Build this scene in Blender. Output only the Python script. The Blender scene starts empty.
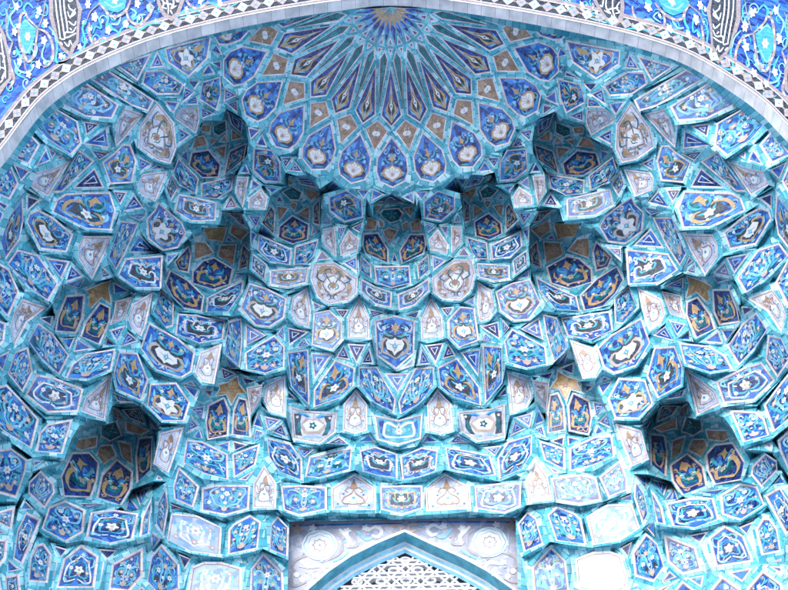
import bpy, math, random
import numpy as np
from mathutils import Vector, Matrix
from mathutils.geometry import delaunay_2d_cdt

# ------------------------------------------------------------------ survey camera
FPX, PITCH, ROLL, YAW, CX, YF = 850.2, 0.94032, -0.03307, 0.01855, -0.12158, 3.1378
EYE = 1.6                                   # eye height above the pavement
cp, sp, cr, sr, cy_, sy_ = (math.cos(PITCH), math.sin(PITCH), math.cos(ROLL), math.sin(ROLL), math.cos(YAW), math.sin(YAW))
def ray(x, y):
    u, w = x-394, y-295
    u, w = cr*u+sr*w, -sr*u+cr*w
    X = u/FPX; V = -w/FPX
    yy = cp-V*sp; z = sp+V*cp
    return (cy_*X+sy_*yy, -sy_*X+cy_*yy, z)
def proj(P):
    X, Y, Z = P[0]-CX, P[1], P[2]-EYE
    x = cy_*X-sy_*Y; y = sy_*X+cy_*Y
    d = y*cp+Z*sp; v = -y*sp+Z*cp
    u = FPX*x/d; w = -FPX*v/d
    return (394+cr*u-sr*w, 295+sr*u+cr*w)
def at(x, y, t):
    r = ray(x, y); return Vector((CX+r[0]*t, r[1]*t, EYE+r[2]*t))
def on_plane(x, y, Y):
    r = ray(x, y); return at(x, y, Y/r[1])
# vault profile: radius of the half dome against height
PZ = np.array([13., 11.6, 11.55, 11.36, 11.29, 11.0, 10.6, 10.0, 9.4, 8.8, 8.2, 7.6, 7.0, 6.0, 4.0, -3.])
PR = np.array([0., 0.02, .62, 1.11, 1.45, 1.84, 2.16, 2.65, 2.98, 3.12, 3.17, 3.19, 3.2, 3.22, 3.25, 3.25])
def Rz(z): return np.interp(-z, -PZ, PR)
def base_t(x, y):
    rx, ry, rz = ray(x, y)
    def f(t):
        return math.hypot(CX+rx*t, ry*t-YF)-float(Rz(EYE+rz*t))
    # march outward until outside the shell (starting inside)
    t = 2.5
    p = t
    if f(t) > 0: return t
    while f(t) <= 0 and t < 14: p = t; t += .08
    a, b = p, t
    for _ in range(18):
        m = (a+b)/2
        if f(m) > 0: b = m
        else: a = m
    return b

# ------------------------------------------------------------------ materials
def new_mat(name):
    m = bpy.data.materials.new(name); m.use_nodes = True
    return m, m.node_tree.nodes, m.node_tree.links, m.node_tree.nodes['Principled BSDF']
def ramp(n, stops):
    r = n.new('ShaderNodeValToRGB'); e = r.color_ramp.elements
    while len(e) > 1: e.remove(e[-1])
    e[0].position, e[0].color = stops[0][0], (*stops[0][1], 1)
    for p, c in stops[1:]:
        k = e.new(p); k.color = (*c, 1)
    return r
def mosaic(name, cols, scale=17., rough=.27, grout=(.10, .13, .17), gw=.02, bump=.25, zs=1.):
    """glazed faience cut into small pieces: each piece its own tone, thin joints"""
    m, n, l, b = new_mat(name)
    g = n.new('ShaderNodeNewGeometry')
    mp = n.new('ShaderNodeVectorMath'); mp.operation = 'MULTIPLY'; mp.inputs[1].default_value = (1, 1, zs); l.new(g.outputs['Position'], mp.inputs[0])
    v = n.new('ShaderNodeTexVoronoi'); v.inputs['Scale'].default_value = scale
    l.new(mp.outputs[0], v.inputs['Vector'])
    v2 = n.new('ShaderNodeTexVoronoi'); v2.feature = 'DISTANCE_TO_EDGE'; v2.inputs['Scale'].default_value = scale
    l.new(mp.outputs[0], v2.inputs['Vector'])
    sep = n.new('ShaderNodeSeparateColor'); l.new(v.outputs['Color'], sep.inputs[0])
    r = ramp(n, cols); l.new(sep.outputs[0], r.inputs[0])
    no = n.new('ShaderNodeTexNoise'); no.inputs['Scale'].default_value = 5; no.inputs['Detail'].default_value = 6
    l.new(g.outputs['Position'], no.inputs['Vector'])
    mul = n.new('ShaderNodeMixRGB'); mul.blend_type = 'MULTIPLY'; mul.inputs[0].default_value = .5
    r3 = ramp(n, [(.3, (.62, .62, .64)), (.7, (1.25, 1.25, 1.25))]); l.new(no.outputs['Fac'], r3.inputs[0])
    l.new(r.outputs[0], mul.inputs[1]); l.new(r3.outputs[0], mul.inputs[2])
    lt = n.new('ShaderNodeMath'); lt.operation = 'LESS_THAN'; lt.inputs[1].default_value = gw
    l.new(v2.outputs['Distance'], lt.inputs[0])
    mx = n.new('ShaderNodeMixRGB'); l.new(lt.outputs[0], mx.inputs[0]); l.new(mul.outputs[0], mx.inputs[1]); mx.inputs[2].default_value = (*grout, 1)
    l.new(mx.outputs[0], b.inputs['Base Color'])
    # each piece sits at a very slightly different tilt
    bp = n.new('ShaderNodeBump'); bp.inputs['Strength'].default_value = bump; bp.inputs['Distance'].default_value = .004
    ad = n.new('ShaderNodeMath'); ad.operation = 'ADD'; l.new(sep.outputs[1], ad.inputs[0]); l.new(no.outputs['Fac'], ad.inputs[1])
    l.new(ad.outputs[0], bp.inputs['Height']); l.new(bp.outputs[0], b.inputs['Normal'])
    b.inputs['Roughness'].default_value = rough
    return m
def bricks(name, cols, length=.085, rough=.2, grout=(.05, .12, .15), gw=.07):
    """glazed strip cut into short bricks along its length (UV: metres along, metres across)"""
    m, n, l, b = new_mat(name)
    uv = n.new('ShaderNodeUVMap'); sx = n.new('ShaderNodeSeparateXYZ'); l.new(uv.outputs[0], sx.inputs[0])
    d = n.new('ShaderNodeMath'); d.operation = 'DIVIDE'; d.inputs[1].default_value = length; l.new(sx.outputs[0], d.inputs[0])
    fl = n.new('ShaderNodeMath'); fl.operation = 'FLOOR'; l.new(d.outputs[0], fl.inputs[0])
    fr = n.new('ShaderNodeMath'); fr.operation = 'FRACT'; l.new(d.outputs[0], fr.inputs[0])
    wn = n.new('ShaderNodeTexWhiteNoise'); wn.noise_dimensions = '1D'; l.new(fl.outputs[0], wn.inputs['W'])
    r = ramp(n, cols); l.new(wn.outputs['Value'], r.inputs[0])
    g = n.new('ShaderNodeNewGeometry')
    no = n.new('ShaderNodeTexNoise'); no.inputs['Scale'].default_value = 7; no.inputs['Detail'].default_value = 7
    l.new(g.outputs['Position'], no.inputs['Vector'])
    r3 = ramp(n, [(.3, (.6, .62, .64)), (.72, (1.3, 1.25, 1.22))]); l.new(no.outputs['Fac'], r3.inputs[0])
    mul = n.new('ShaderNodeMixRGB'); mul.blend_type = 'MULTIPLY'; mul.inputs[0].default_value = .75
    l.new(r.outputs[0], mul.inputs[1]); l.new(r3.outputs[0], mul.inputs[2])
    lt = n.new('ShaderNodeMath'); lt.operation = 'LESS_THAN'; lt.inputs[1].default_value = gw; l.new(fr.outputs[0], lt.inputs[0])
    mx = n.new('ShaderNodeMixRGB'); l.new(lt.outputs[0], mx.inputs[0]); l.new(mul.outputs[0], mx.inputs[1]); mx.inputs[2].default_value = (*grout, 1)
    l.new(mx.outputs[0], b.inputs['Base Color'])
    bp = n.new('ShaderNodeBump'); bp.inputs['Strength'].default_value = .3; bp.inputs['Distance'].default_value = .005
    ad = n.new('ShaderNodeMath'); ad.operation = 'ADD'; l.new(wn.outputs['Value'], ad.inputs[0]); l.new(no.outputs['Fac'], ad.inputs[1])
    l.new(ad.outputs[0], bp.inputs['Height']); l.new(bp.outputs[0], b.inputs['Normal'])
    b.inputs['Roughness'].default_value = rough
    return m
def plain(name, col, rough=.35, var=.35, scale=9):
    m, n, l, b = new_mat(name)
    g = n.new('ShaderNodeNewGeometry'); no = n.new('ShaderNodeTexNoise'); no.inputs['Scale'].default_value = scale; no.inputs['Detail'].default_value = 8
    l.new(g.outputs['Position'], no.inputs['Vector'])
    r = ramp(n, [(.3, tuple(c*(1-var) for c in col)), (.7, tuple(min(1, c*(1+var*.5)) for c in col))]); l.new(no.outputs['Fac'], r.inputs[0])
    l.new(r.outputs[0], b.inputs['Base Color']); b.inputs['Roughness'].default_value = rough
    return m
M = {}
M['teal'] = bricks('teal_glazed_brick', [(0, (.04, .28, .39)), (.35, (.085, .39, .51)), (.7, (.20, .53, .64)), (1, (.45, .68, .77))])
M['cobalt'] = mosaic('cobalt_mosaic', [(0, (.008, .035, .22)), (.35, (.014, .09, .40)), (.7, (.03, .17, .56)), (1, (.10, .30, .66))])
M['navy'] = mosaic('navy_mosaic', [(0, (.006, .012, .07)), (.5, (.01, .03, .17)), (1, (.02, .08, .32))])
M['sea'] = mosaic('dark_turquoise_mosaic', [(0, (.005, .07, .10)), (.5, (.008, .13, .17)), (1, (.02, .20, .26))], scale=14, grout=(.02, .03, .04), gw=.03)
M['pale'] = mosaic('pale_lavender_mosaic', [(0, (.37, .39, .54)), (.5, (.49, .51, .65)), (1, (.57, .59, .72))], grout=(.3, .27, .27), gw=.014)
M['wash'] = mosaic('washed_blue_mosaic', [(0, (.18, .32, .60)), (.5, (.32, .42, .66)), (1, (.46, .51, .66))], grout=(.35, .35, .4), gw=.014)
M['black'] = mosaic('black_mosaic', [(0, (.010, .014, .025)), (1, (.04, .05, .07))], rough=.4)
M['ochre'] = plain('ochre_glaze', (.44, .29, .15), .35, .35, 25)
M['brown'] = mosaic('brown_mosaic', [(0, (.22, .14, .10)), (.5, (.33, .22, .15)), (1, (.42, .30, .22))], grout=(.15, .1, .08))
M['cream'] = bricks('cream_line', [(0, (.50, .45, .50)), (.5, (.59, .55, .61)), (1, (.65, .62, .69))], length=.11, rough=.4, grout=(.3, .24, .22), gw=.05)
M['umber'] = plain('umber_line', (.26, .15, .11), .45, .3, 12)
M['white'] = plain('white_glaze', (.62, .63, .68), .3, .12, 20)
M['turq'] = plain('turquoise_glaze', (.06, .36, .50), .28, .4, 14)
M['sky'] = plain('light_blue_glaze', (.20, .47, .68), .28, .3, 14)
M['tan'] = plain('tan_glaze', (.43, .33, .30), .4, .25, 18)
M['marble'] = bricks('marble_voussoir', [(0, (.54, .53, .57)), (.5, (.62, .61, .65)), (.93, (.68, .67, .70)), (1, (.46, .57, .63))], length=.17, rough=.5, grout=(.2, .18, .18), gw=.025)
M['stone'] = plain('limestone', (.38, .35, .31), .8, .25, 3)
M['paving'] = plain('granite_paving', (.60, .62, .67), .8, .12, 2)
M['ribbon'] = plain('ribbon_tan_glaze', (.25, .215, .23), .4, .3, 18)
M['chalk'] = mosaic('chalk_blue_mosaic', [(0, (.24, .27, .38)), (.5, (.33, .35, .46)), (1, (.40, .41, .52))], grout=(.25, .25, .3), gw=.012)
M['field'] = mosaic('field_blue_mosaic', [(0, (.004, .015, .12)), (.3, (.006, .03, .24)), (.65, (.012, .08, .42)), (1, (.04, .18, .55))], scale=20, zs=.4, rough=.5, grout=(.10, .16, .28))
M['gold'] = mosaic('gold_mosaic', [(0, (.26, .15, .06)), (.5, (.40, .25, .11)), (1, (.50, .34, .18))], scale=22, grout=(.12, .09, .06))
M['lagoon'] = plain('lagoon_glaze', (.05, .29, .40), .4, .4, 14)
M['fade'] = plain('faded_tan_glaze', (.30, .28, .32), .4, .25, 18)
M['glass'], _n, _l, _b = new_mat('dusty_window_glass'); _b.inputs['Base Color'].default_value = (.30, .30, .38, 1); _b.inputs['Roughness'].default_value = .3
MI = {k: i for i, k in enumerate(M)}

# ------------------------------------------------------------------ object helpers
C = bpy.context.scene.collection
def mesh_obj(name, verts, faces, mats, parent=None, uvs=None, fm=None):
    me = bpy.data.meshes.new(name)
    me.from_pydata([tuple(v) for v in verts], [], faces)
    for k in mats: me.materials.append(M[k])
    if fm: me.polygons.foreach_set('material_index', fm)
    if uvs is not None:
        ul = me.uv_layers.new(name='UVMap')
        ul.data.foreach_set('uv', [c for f in uvs for p in f for c in p])
    me.update()
    o = bpy.data.objects.new(name, me); C.objects.link(o)
    if parent: o.parent = parent; o.matrix_parent_inverse = Matrix.Translation(-parent.location)
    return o
def empty(name, loc, label=None, cat=None, group=None):
    o = bpy.data.objects.new(name, None); C.objects.link(o); o.location = loc; o.empty_display_size = .1
    if label: o['label'] = label
    if cat: o['category'] = cat
    if group: o['group'] = group
    return o
class Buf:
    """faces with materials and uvs collected into ONE mesh"""
    def __init__(s): s.v = []; s.f = []; s.m = []; s.uv = []
    def add(s, pts, mat, uv=None):
        if len(pts) < 3: return
        i = len(s.v); s.v += [tuple(p) for p in pts]; s.f.append(tuple(range(i, i+len(pts)))); s.m.append(mat)
        s.uv.append(uv or [(p[0]*1.3+p[2]*.7, p[1]) for p in pts])
    def build(s, name, parent=None):
        if not s.f: return None
        ks = sorted(set(s.m)); ix = {k: i for i, k in enumerate(ks)}
        return mesh_obj(name, s.v, s.f, ks, parent, s.uv, [ix[k] for k in s.m])
def area2(p): return sum(p[i-1][0]*p[i][1]-p[i][0]*p[i-1][1] for i in range(len(p)))/2
def inside(q, p):
    c = False
    for i in range(len(p)):
        a, b = p[i], p[i-1]
        if (a[1] > q[1]) != (b[1] > q[1]) and q[0] < (b[0]-a[0])*(q[1]-a[1])/(b[1]-a[1])+a[0]: c = not c
    return c
def segd(q, a, b):
    dx, dy = b[0]-a[0], b[1]-a[1]; t = max(0, min(1, ((q[0]-a[0])*dx+(q[1]-a[1])*dy)/(dx*dx+dy*dy+1e-9)))
    return math.hypot(q[0]-a[0]-t*dx, q[1]-a[1]-t*dy)
def polyd(q, p):
    if inside(q, p): return 0.
    return min(segd(q, p[i-1], p[i]) for i in range(len(p)))
def inset(p, d, lim=4.):
    """offset a polygon; positive d moves inward for either winding"""
    s = 1 if area2(p) > 0 else -1
    n = len(p); out = []
    for i in range(n):
        a, b, c = p[i-1], p[i], p[(i+1) % n]
        e1 = Vector((b[0]-a[0], b[1]-a[1])); e2 = Vector((c[0]-b[0], c[1]-b[1]))
        if e1.length < 1e-6 or e2.length < 1e-6: out.append(b); continue
        e1.normalize(); e2.normalize()
        n1 = Vector((-e1.y, e1.x))*s; n2 = Vector((-e2.y, e2.x))*s
        bis = n1+n2
        if bis.length < 1e-6: bis = n1
        bis.normalize(); k = max(.3, bis.dot(n1))
        r = min(1/k, lim)
        out.append((b[0]+bis.x*d*r, b[1]+bis.y*d*r))
    return out

def clip_front(pts, uv=None, Y=None):
    """cut away what would stand in front of the arch opening"""
    Y = YF+.004 if Y is None else Y
    if all(p.y >= Y for p in pts): return pts, uv
    o = []; u = []
    for i in range(len(pts)):
        a, b = pts[i-1], pts[i]
        if (a.y >= Y) != (b.y >= Y):
            t = (Y-a.y)/(b.y-a.y); o.append(a+(b-a)*t)
            if uv: u.append(tuple(uv[i-1][k]+(uv[i][k]-uv[i-1][k])*t for k in (0, 1)))
        if b.y >= Y:
            o.append(b)
            if uv: u.append(uv[i])
    return o, (u if uv else None)
# ------------------------------------------------------------------ tile ornament
class Panel:
    """local frame of one flat tile panel and a pen to draw cut-tile ornament on it"""
    def __init__(s, pts3, up, face_to):
        c = sum(pts3, Vector())/len(pts3)
        n = Vector((0, 0, 0))
        for i in range(len(pts3)):
            n += (pts3[i-1]-c).cross(pts3[i]-c)
        n.normalize()
        if n.dot(face_to-c) < 0: n = -n
        v = up-n*up.dot(n)
        if v.length < 1e-3: v = Vector((0, 1, 0))
        v.normalize(); u = v.cross(n)
        s.c, s.n, s.u, s.v = c, n, u, v
        s.poly = [((p-c).dot(u), (p-c).dot(v)) for p in pts3]
        s.buf = Buf(); s.layer = 0
    def w(s, q, h=0.): return s.c+s.u*q[0]+s.v*q[1]+s.n*h
    def ground(s, mat, edge=.0165, line=.006, sink=.007):
        p0 = s.poly; p1 = inset(p0, edge); p2 = inset(p0, edge+line)
        n = len(p0)
        run = 0
        for i in range(n):
            j = (i+1) % n; L = math.dist(p0[i], p0[j])
            uv = [(run, 0), (run+L, 0), (run+L, edge), (run, edge)]; run += L
            s.buf.add([s.w(p0[i]), s.w(p0[j]), s.w(p1[j], -sink*.7), s.w(p1[i], -sink*.7)], 'cream', uv)
            s.buf.add([s.w(p1[i], -sink*.7), s.w(p1[j], -sink*.7), s.w(p2[j], -sink), s.w(p2[i], -sink)], 'umber')
        s.inner = p2; s.sink = sink
        s.buf.add([s.w(q, -sink) for q in p2], mat)
        a = abs(area2(p2)); s.size = math.sqrt(max(a, 1e-6))
        # centre and radial reach table
        cx = sum(q[0] for q in p2)/n; cy = sum(q[1] for q in p2)/n
        A = area2(p2)
        if abs(A) > 1e-6:
            gx = gy = 0
            for i in range(n):
                a_, b_ = p2[i-1], p2[i]; k = a_[0]*b_[1]-b_[0]*a_[1]
                gx += (a_[0]+b_[0])*k; gy += (a_[1]+b_[1])*k
            g = (gx/(6*A), gy/(6*A))
            if inside(g, p2): cx, cy = g
        s.o = (cx, cy); s.tab = []
        for k in range(72):
            t = k*math.pi/36; dx, dy = math.cos(t), math.sin(t); best = 9
            for i in range(n):
                a_, b_ = p2[i-1], p2[i]; ex, ey = b_[0]-a_[0], b_[1]-a_[1]
                den = dx*ey-dy*ex
                if abs(den) < 1e-9: continue
                r = ((a_[0]-cx)*ey-(a_[1]-cy)*ex)/den; q = ((a_[0]-cx)*dy-(a_[1]-cy)*dx)/den
                if r > 0 and -1e-3 <= q <= 1.001: best = min(best, r)
            s.tab.append(best if best < 9 else .02)
    def m(s, u, v):
        r = math.hypot(u, v)
        if r < 1e-6: return s.o
        t = math.atan2(v, u) % (2*math.pi); k = t*36/math.pi; i = int(k) % 72; f = k-int(k)
        R = s.tab[i]*(1-f)+s.tab[(i+1) % 72]*f
        R = min(R, s.tab[i]*1.15, s.tab[(i+1) % 72]*1.15)
        r = min(r, .95)
        return (s.o[0]+math.cos(t)*r*R, s.o[1]+math.sin(t)*r*R)
    def h(s):
        s.layer += 1; return -s.sink+.00007*s.layer+.0006
    def shape(s, pts, mat): 
        hh = s.h(); s.buf.add([s.w(q, hh) for q in pts], mat)
    def blob(s, pts, mat): s.shape([s.m(*q) for q in pts], mat)
    def mir(s, pts, mat): s.blob(pts, mat); s.blob([(-x, y) for x, y in pts][::-1], mat)
    def stroke(s, pts, wd, mat, taper=(.4, .3)):
        q = [Vector(s.m(*p)) for p in smooth(pts)]
        s.rstroke(q, wd*s.size, mat, taper)
    def rstroke(s, q, wd, mat, taper=(1, 1)):
        L = []; R = []; n = len(q)
        for i in range(n):
            d = q[min(i+1, n-1)]-q[max(i-1, 0)]
            if d.length < 1e-7: continue
            d.normalize(); t = i/(n-1)
            k = wd/2*min(1, taper[0]+(1-taper[0])*t*3, taper[1]+(1-taper[1])*(1-t)*3)
            nn = Vector((-d.y, d.x))*k; L.append(q[i]+nn); R.append(q[i]-nn)
        hh = s.h()
        for i in range(len(L)-1):
            s.buf.add([s.w(L[i], hh), s.w(L[i+1], hh), s.w(R[i+1], hh), s.w(R[i], hh)], mat)
    def mstroke(s, pts, wd, mat, taper=(.4, .3)):
        s.stroke(pts, wd, mat, taper); s.stroke([(-x, y) for x, y in pts], wd, mat, taper)
    def flower(s, u, v, r, mat='white', core='tan', k=6, ph=0.):
        if mat == 'white' and r < .1 and int(abs(u*50+v*31+s.c.z*7)) % 3 == 0: mat, core = 'tan', 'white'
        o = s.m(u, v); r *= s.size
        if mat: s.shape([(o[0]+r*(1+.26*math.cos(k*t+ph))*math.cos(t), o[1]+r*(1+.26*math.cos(k*t+ph))*math.sin(t)) for t in [i*math.pi/12 for i in range(24)]], mat)
        if core: s.shape([(o[0]+r*.36*math.cos(t), o[1]+r*.36*math.sin(t)) for t in [i*math.pi/4 for i in range(8)]], core)
    def mflower(s, u, v, r, mat='white', core='tan', k=6): s.flower(u, v, r, mat, core, k); s.flower(-u, v, r, mat, core, k)
    def leaf(s, a, b, wd, mat):
        A, B_ = Vector(s.m(*a)), Vector(s.m(*b)); d = B_-A
        if d.length < 1e-5: return
        n = Vector((-d.y, d.x)).normalized()*wd*s.size/2
        s.shape([A, A+d*.25+n*.8, A+d*.5+n, A+d*.8+n*.5, B_, A+d*.8-n*.3, A+d*.5-n*.6, A+d*.25-n*.6], mat)
    def mleaf(s, a, b, wd, mat): s.leaf(a, b, wd, mat); s.leaf((-a[0], a[1]), (-b[0], b[1]), wd, mat)
def smooth(p, k=4):
    if len(p) < 3: 
        return [(p[0][0]+(p[1][0]-p[0][0])*t/3, p[0][1]+(p[1][1]-p[0][1])*t/3) for t in range(4)]
    P = [p[0]]+list(p)+[p[-1]]; out = []
    for i in range(1, len(P)-2):
        for j in range(k):
            t = j/k; a, b, c, d = P[i-1], P[i], P[i+1], P[i+2]
            out.append(tuple(.5*(2*b[m]+(c[m]-a[m])*t+(2*a[m]-5*b[m]+4*c[m]-d[m])*t*t+(3*b[m]-a[m]-3*c[m]+d[m])*t**3) for m in (0, 1)))
    out.append(p[-1]); return out
def ring_pts(u, v, a, b, n=12, ph=0.): return [(u+a*math.cos(ph+i*2*math.pi/n), v+b*math.sin(ph+i*2*math.pi/n)) for i in range(n)]

def curls(p, rnd, n=7, cols=('turq', 'sky', 'turq', 'cream')):
    done = []
    for _ in range(60):
        if len(done) >= n: break
        u, v = rnd.uniform(.12, .85), rnd.uniform(-.85, .85)
        if u*u+v*v > .85 or any(math.hypot(u-a, v-b) < .27 for a, b in done): continue
        done.append((u, v)); r = rnd.uniform(.09, .15); a0 = rnd.uniform(0, 6.28); sg = rnd.choice((-1, 1))
        pts = [(u+r*(1.5-k*.17)*math.cos(a0+sg*k*.75), v+r*(1.5-k*.17)*math.sin(a0+sg*k*.75)) for k in range(8)]
        p.mstroke(pts, rnd.uniform(.028, .042), rnd.choice(cols), (.3, .6))
        if rnd.random() < .5: p.mflower(u, v, .032, rnd.choice(('cream', 'tan', 'white')), 'tan', 5)
def d_ray(p, rnd):
    p.ground('ochre', edge=.0016, line=.0018, sink=.002); p.stroke([(0, -.9), (0, .9)], .018, 'umber', (1, 1))
def d_point(p, rnd):
    p.ground('cobalt', edge=.0016, line=.0018, sink=.002); p.blob([(0, -.9), (0, .9), (.85, .0)], 'navy')
def d_scroll(p, rnd):
    k = rnd.randrange(4)
    p.ground('cobalt')
    curls(p, rnd, 6)
    for q in range(5): 
        u, v = rnd.uniform(.1, .7), rnd.uniform(-.7, .7); p.mir(ring_pts(u, v, rnd.uniform(.1, .2), rnd.uniform(.1, .22), 7, rnd.random()), rnd.choice(['navy', 'navy', 'black', 'sea']))
    if k == 0:
        p.mstroke([(0, -.8), (.3, -.75), (.62, -.45), (.68, -.05), (.45, .2), (.22, .08), (.28, -.18), (.42, -.12)], .075, 'turq')
        p.mstroke([(0, -.7), (.12, -.3), (.1, .1), (.3, .45), (.62, .5), (.72, .25)], .065, 'sky')
        p.mstroke([(.3, .45), (.3, .75), (.1, .82)], .05, 'turq')
        p.mleaf((.72, -.5), (.85, -.1), .09, 'sky'); p.mleaf((.1, .1), (.35, .28), .1, 'turq')
        p.mflower(.42, -.08, .075); p.mflower(.5, .66, .06, 'tan', 'umber'); p.flower(0, .35, .09); p.flower(0, .8, .06, 'tan', 'white')
    elif k == 1:
        for s_ in (.22, .44, .66): p.mstroke([(0, -.75), (s_*.6, -.35), (s_, 0.05), (s_*1.15, .45), (s_*.9, .72)], .06, rnd.choice(['turq', 'sky']))
        p.stroke([(0, -.75), (0, .3)], .05, 'turq'); p.mleaf((.3, -.6), (.72, -.4), .1, 'turq'); p.mleaf((.5, .1), (.8, .05), .09, 'sky')
        p.mflower(.2, .1, .06); p.mflower(.55, .35, .07, 'tan', 'white'); p.mflower(.7, -.3, .06); p.flower(0, .45, .085)
        p.mflower(.35, .75, .055); 
    elif k == 2:
        p.mir(ring_pts(.38, -.1, .3, .48, 14), 'navy')
        p.mstroke([(.05, -.62), (.5, -.7), (.8, -.25), (.6, .3), (.1, .6), (-.05, .62)], .05, 'white', (.6, .4))
        p.mstroke([(0, -.4), (.35, -.45), (.55, -.1), (.35, .3), (0, .42)], .06, 'turq')
        p.mstroke([(.6, .3), (.8, .6), (.55, .8)], .06, 'sky'); p.mleaf((.2, .65), (.5, .82), .1, 'turq'); p.mleaf((.3, -.8), (.75, -.65), .09, 'sky')
        p.blob(ring_pts(0, -.05, .3, .3, 12), 'black'); p.flower(0, -.05, .13, 'white', 'tan', 5); p.mflower(.55, -.1, .06); p.mflower(.3, .5, .05, 'tan', 'umber'); p.flower(0, .75, .06)
    else:
        p.mstroke([(0, -.5), (.3, -.2), (.62, -.3), (.75, -.6), (.5, -.8), (.3, -.6)], .07, 'turq')
        p.mstroke([(0, .0), (.4, .1), (.72, .3), (.62, .7), (.3, .7), (.28, .45), (.45, .42)], .07, 'sky')
        p.mleaf((.1, .3), (.0, .8), .1, 'turq'); p.mleaf((.5, 0), (.88, .0), .1, 'turq')
        p.mflower(.44, .5, .07); p.mflower(.36, -.62, .07, 'tan', 'white'); p.flower(0, .1, .11); p.mflower(.2, .75, .05); 
    if k != 2:
        p.blob([(0, -.9), (.14, -.82), (.2, -.6), (.08, -.62), (.0, -.45), (-.08, -.62), (-.2, -.6), (-.14, -.82)], 'tan')
    for q in range(8):
        u, v, a = rnd.uniform(.1, .8), rnd.uniform(-.85, .85), rnd.uniform(0, 6.3)
        p.mleaf((u, v), (u+.2*math.cos(a), v+.2*math.sin(a)), .05, rnd.choice(['sky', 'turq', 'cream', 'sky', 'turq', 'tan']))
    p.flower(0, -.28, .05, 'white', None, 5)
def d_lily(p, rnd):
    """large white blossom on ochre bracket, black field behind"""
    p.ground('cobalt'); curls(p, rnd, 9); oc = rnd.choice(('ochre', 'tan', 'ochre')); big = rnd.random() < .5
    p.blob([(-.7, .1), (-.45, .35), (0, .2), (.45, .35), (.7, .1), (.6, -.35), (0, -.75), (-.6, -.35)], 'black')
    p.mir(ring_pts(.35, .55, .22, .18, 8), 'navy')
    p.mstroke([(.1, .15), (.35, .2), (.5, .45), (.3, .7)], .06, 'turq'); p.mstroke([(.55, .1), (.8, -.1), (.8, .3)], .06, 'sky')
    p.mstroke([(0, -.72), (.5, -.6), (.72, -.2), (.5, .05), (.3, -.05)], .07, oc)
    p.mleaf((.2, -.85), (.6, -.72), .08, 'sky'); p.mleaf((.72, -.5), (.85, -.2), .07, 'sky')
    if big: p.flower(.0, -.25, .25, 'cream', None, 5, .6); p.flower(0, -.25, .22, 'white', 'wash', 5, .6)
    else: p.blob([(0, .1), (.12, -.0), (.4, .0), (.5, -.2), (.35, -.45), (.1, -.5), (0, -.62), (-.1, -.5), (-.35, -.45), (-.5, -.2), (-.4, .0), (-.12, .0)], 'white')
    p.mstroke([(0, -.45), (.12, -.25), (.3, -.2)], .018, 'umber'); p.stroke([(0, -.5), (0, .0)], .018, 'umber')
    p.flower(0, -.25, .06, 'turq', 'white', 5)
    p.blob([(0, .82), (.09, .6), (.2, .55), (.08, .45), (0, .2), (-.08, .45), (-.2, .55), (-.09, .6)], 'ochre')
    p.mflower(.45, .45, .05, 'white', 'tan', 5)
    for q in range(4):
        u, v, a = rnd.uniform(.25, .75), rnd.uniform(.2, .8), rnd.uniform(0, 6.3); p.mleaf((u, v), (u+.16*math.cos(a), v+.16*math.sin(a)), .05, rnd.choice(['sky', 'turq']))
def d_black(p, rnd):
    """blue panel with ochre palmette and white bloom on black"""
    p.ground('cobalt'); curls(p, rnd, 9)
    p.mir(ring_pts(.3, .35, .2, .25, 8), rnd.choice(['navy', 'sea'])); p.mir(ring_pts(.6, -.4, .15, .15, 7), 'navy')
    p.blob([(-.55, -.05), (-.3, .15), (0, -.1), (.3, .15), (.55, -.05), (.4, -.5), (0, -.6), (-.4, -.5)], 'black')
    p.mstroke([(.05, -.7), (.5, -.6), (.68, -.2), (.5, .12), (.25, .05)], .075, 'ochre')
    p.mstroke([(.06, .1), (.3, .3), (.35, .6), (.15, .75)], .06, 'turq'); p.mstroke([(.68, -.1), (.8, .25), (.6, .5)], .055, 'sky')
    p.flower(0, -.3, .11, 'white', 'tan', 5); p.mleaf((.1, -.25), (.45, -.05), .07, 'turq')
    p.blob([(0, .85), (.1, .62), (.24, .55), (.08, .42), (0, .1), (-.08, .42), (-.24, .55), (-.1, .62)], 'ochre')
    p.mleaf((.25, -.8), (.6, -.7), .07, 'sky'); p.mflower(.62, .2, .04, 'white', None, 5)
def d_wide(p, rnd):
    """wide panel: ochre or white wings either side of a blossom"""
    p.ground('cobalt'); curls(p, rnd, 10); a = rnd.choice(['ochre', 'white', 'tan', 'cream'])
    p.blob(ring_pts(0, -.05, .6, .5, 14), 'black')
    p.mstroke([(.05, -.55), (.45, -.5), (.72, -.1), (.6, .35), (.3, .3), (.35, .0)], .06, a)
    p.mstroke([(0, -.2), (.3, -.15), (.45, .1)], .06, 'turq'); p.mleaf((.65, -.6), (.88, -.2), .08, 'sky'); p.mleaf((.55, .6), (.85, .35), .09, 'turq')
    p.mstroke([(.0, .3), (.2, .6), (.55, .75)], .06, 'sky')
    p.flower(0, .0, .11, 'white', 'tan', 6); p.flower(0, .6, .06, 'tan', 'umber'); p.mflower(.75, .1, .05); p.flower(0, -.65, .05, 'tan', None); p.mflower(.3, .5, .045)
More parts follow.
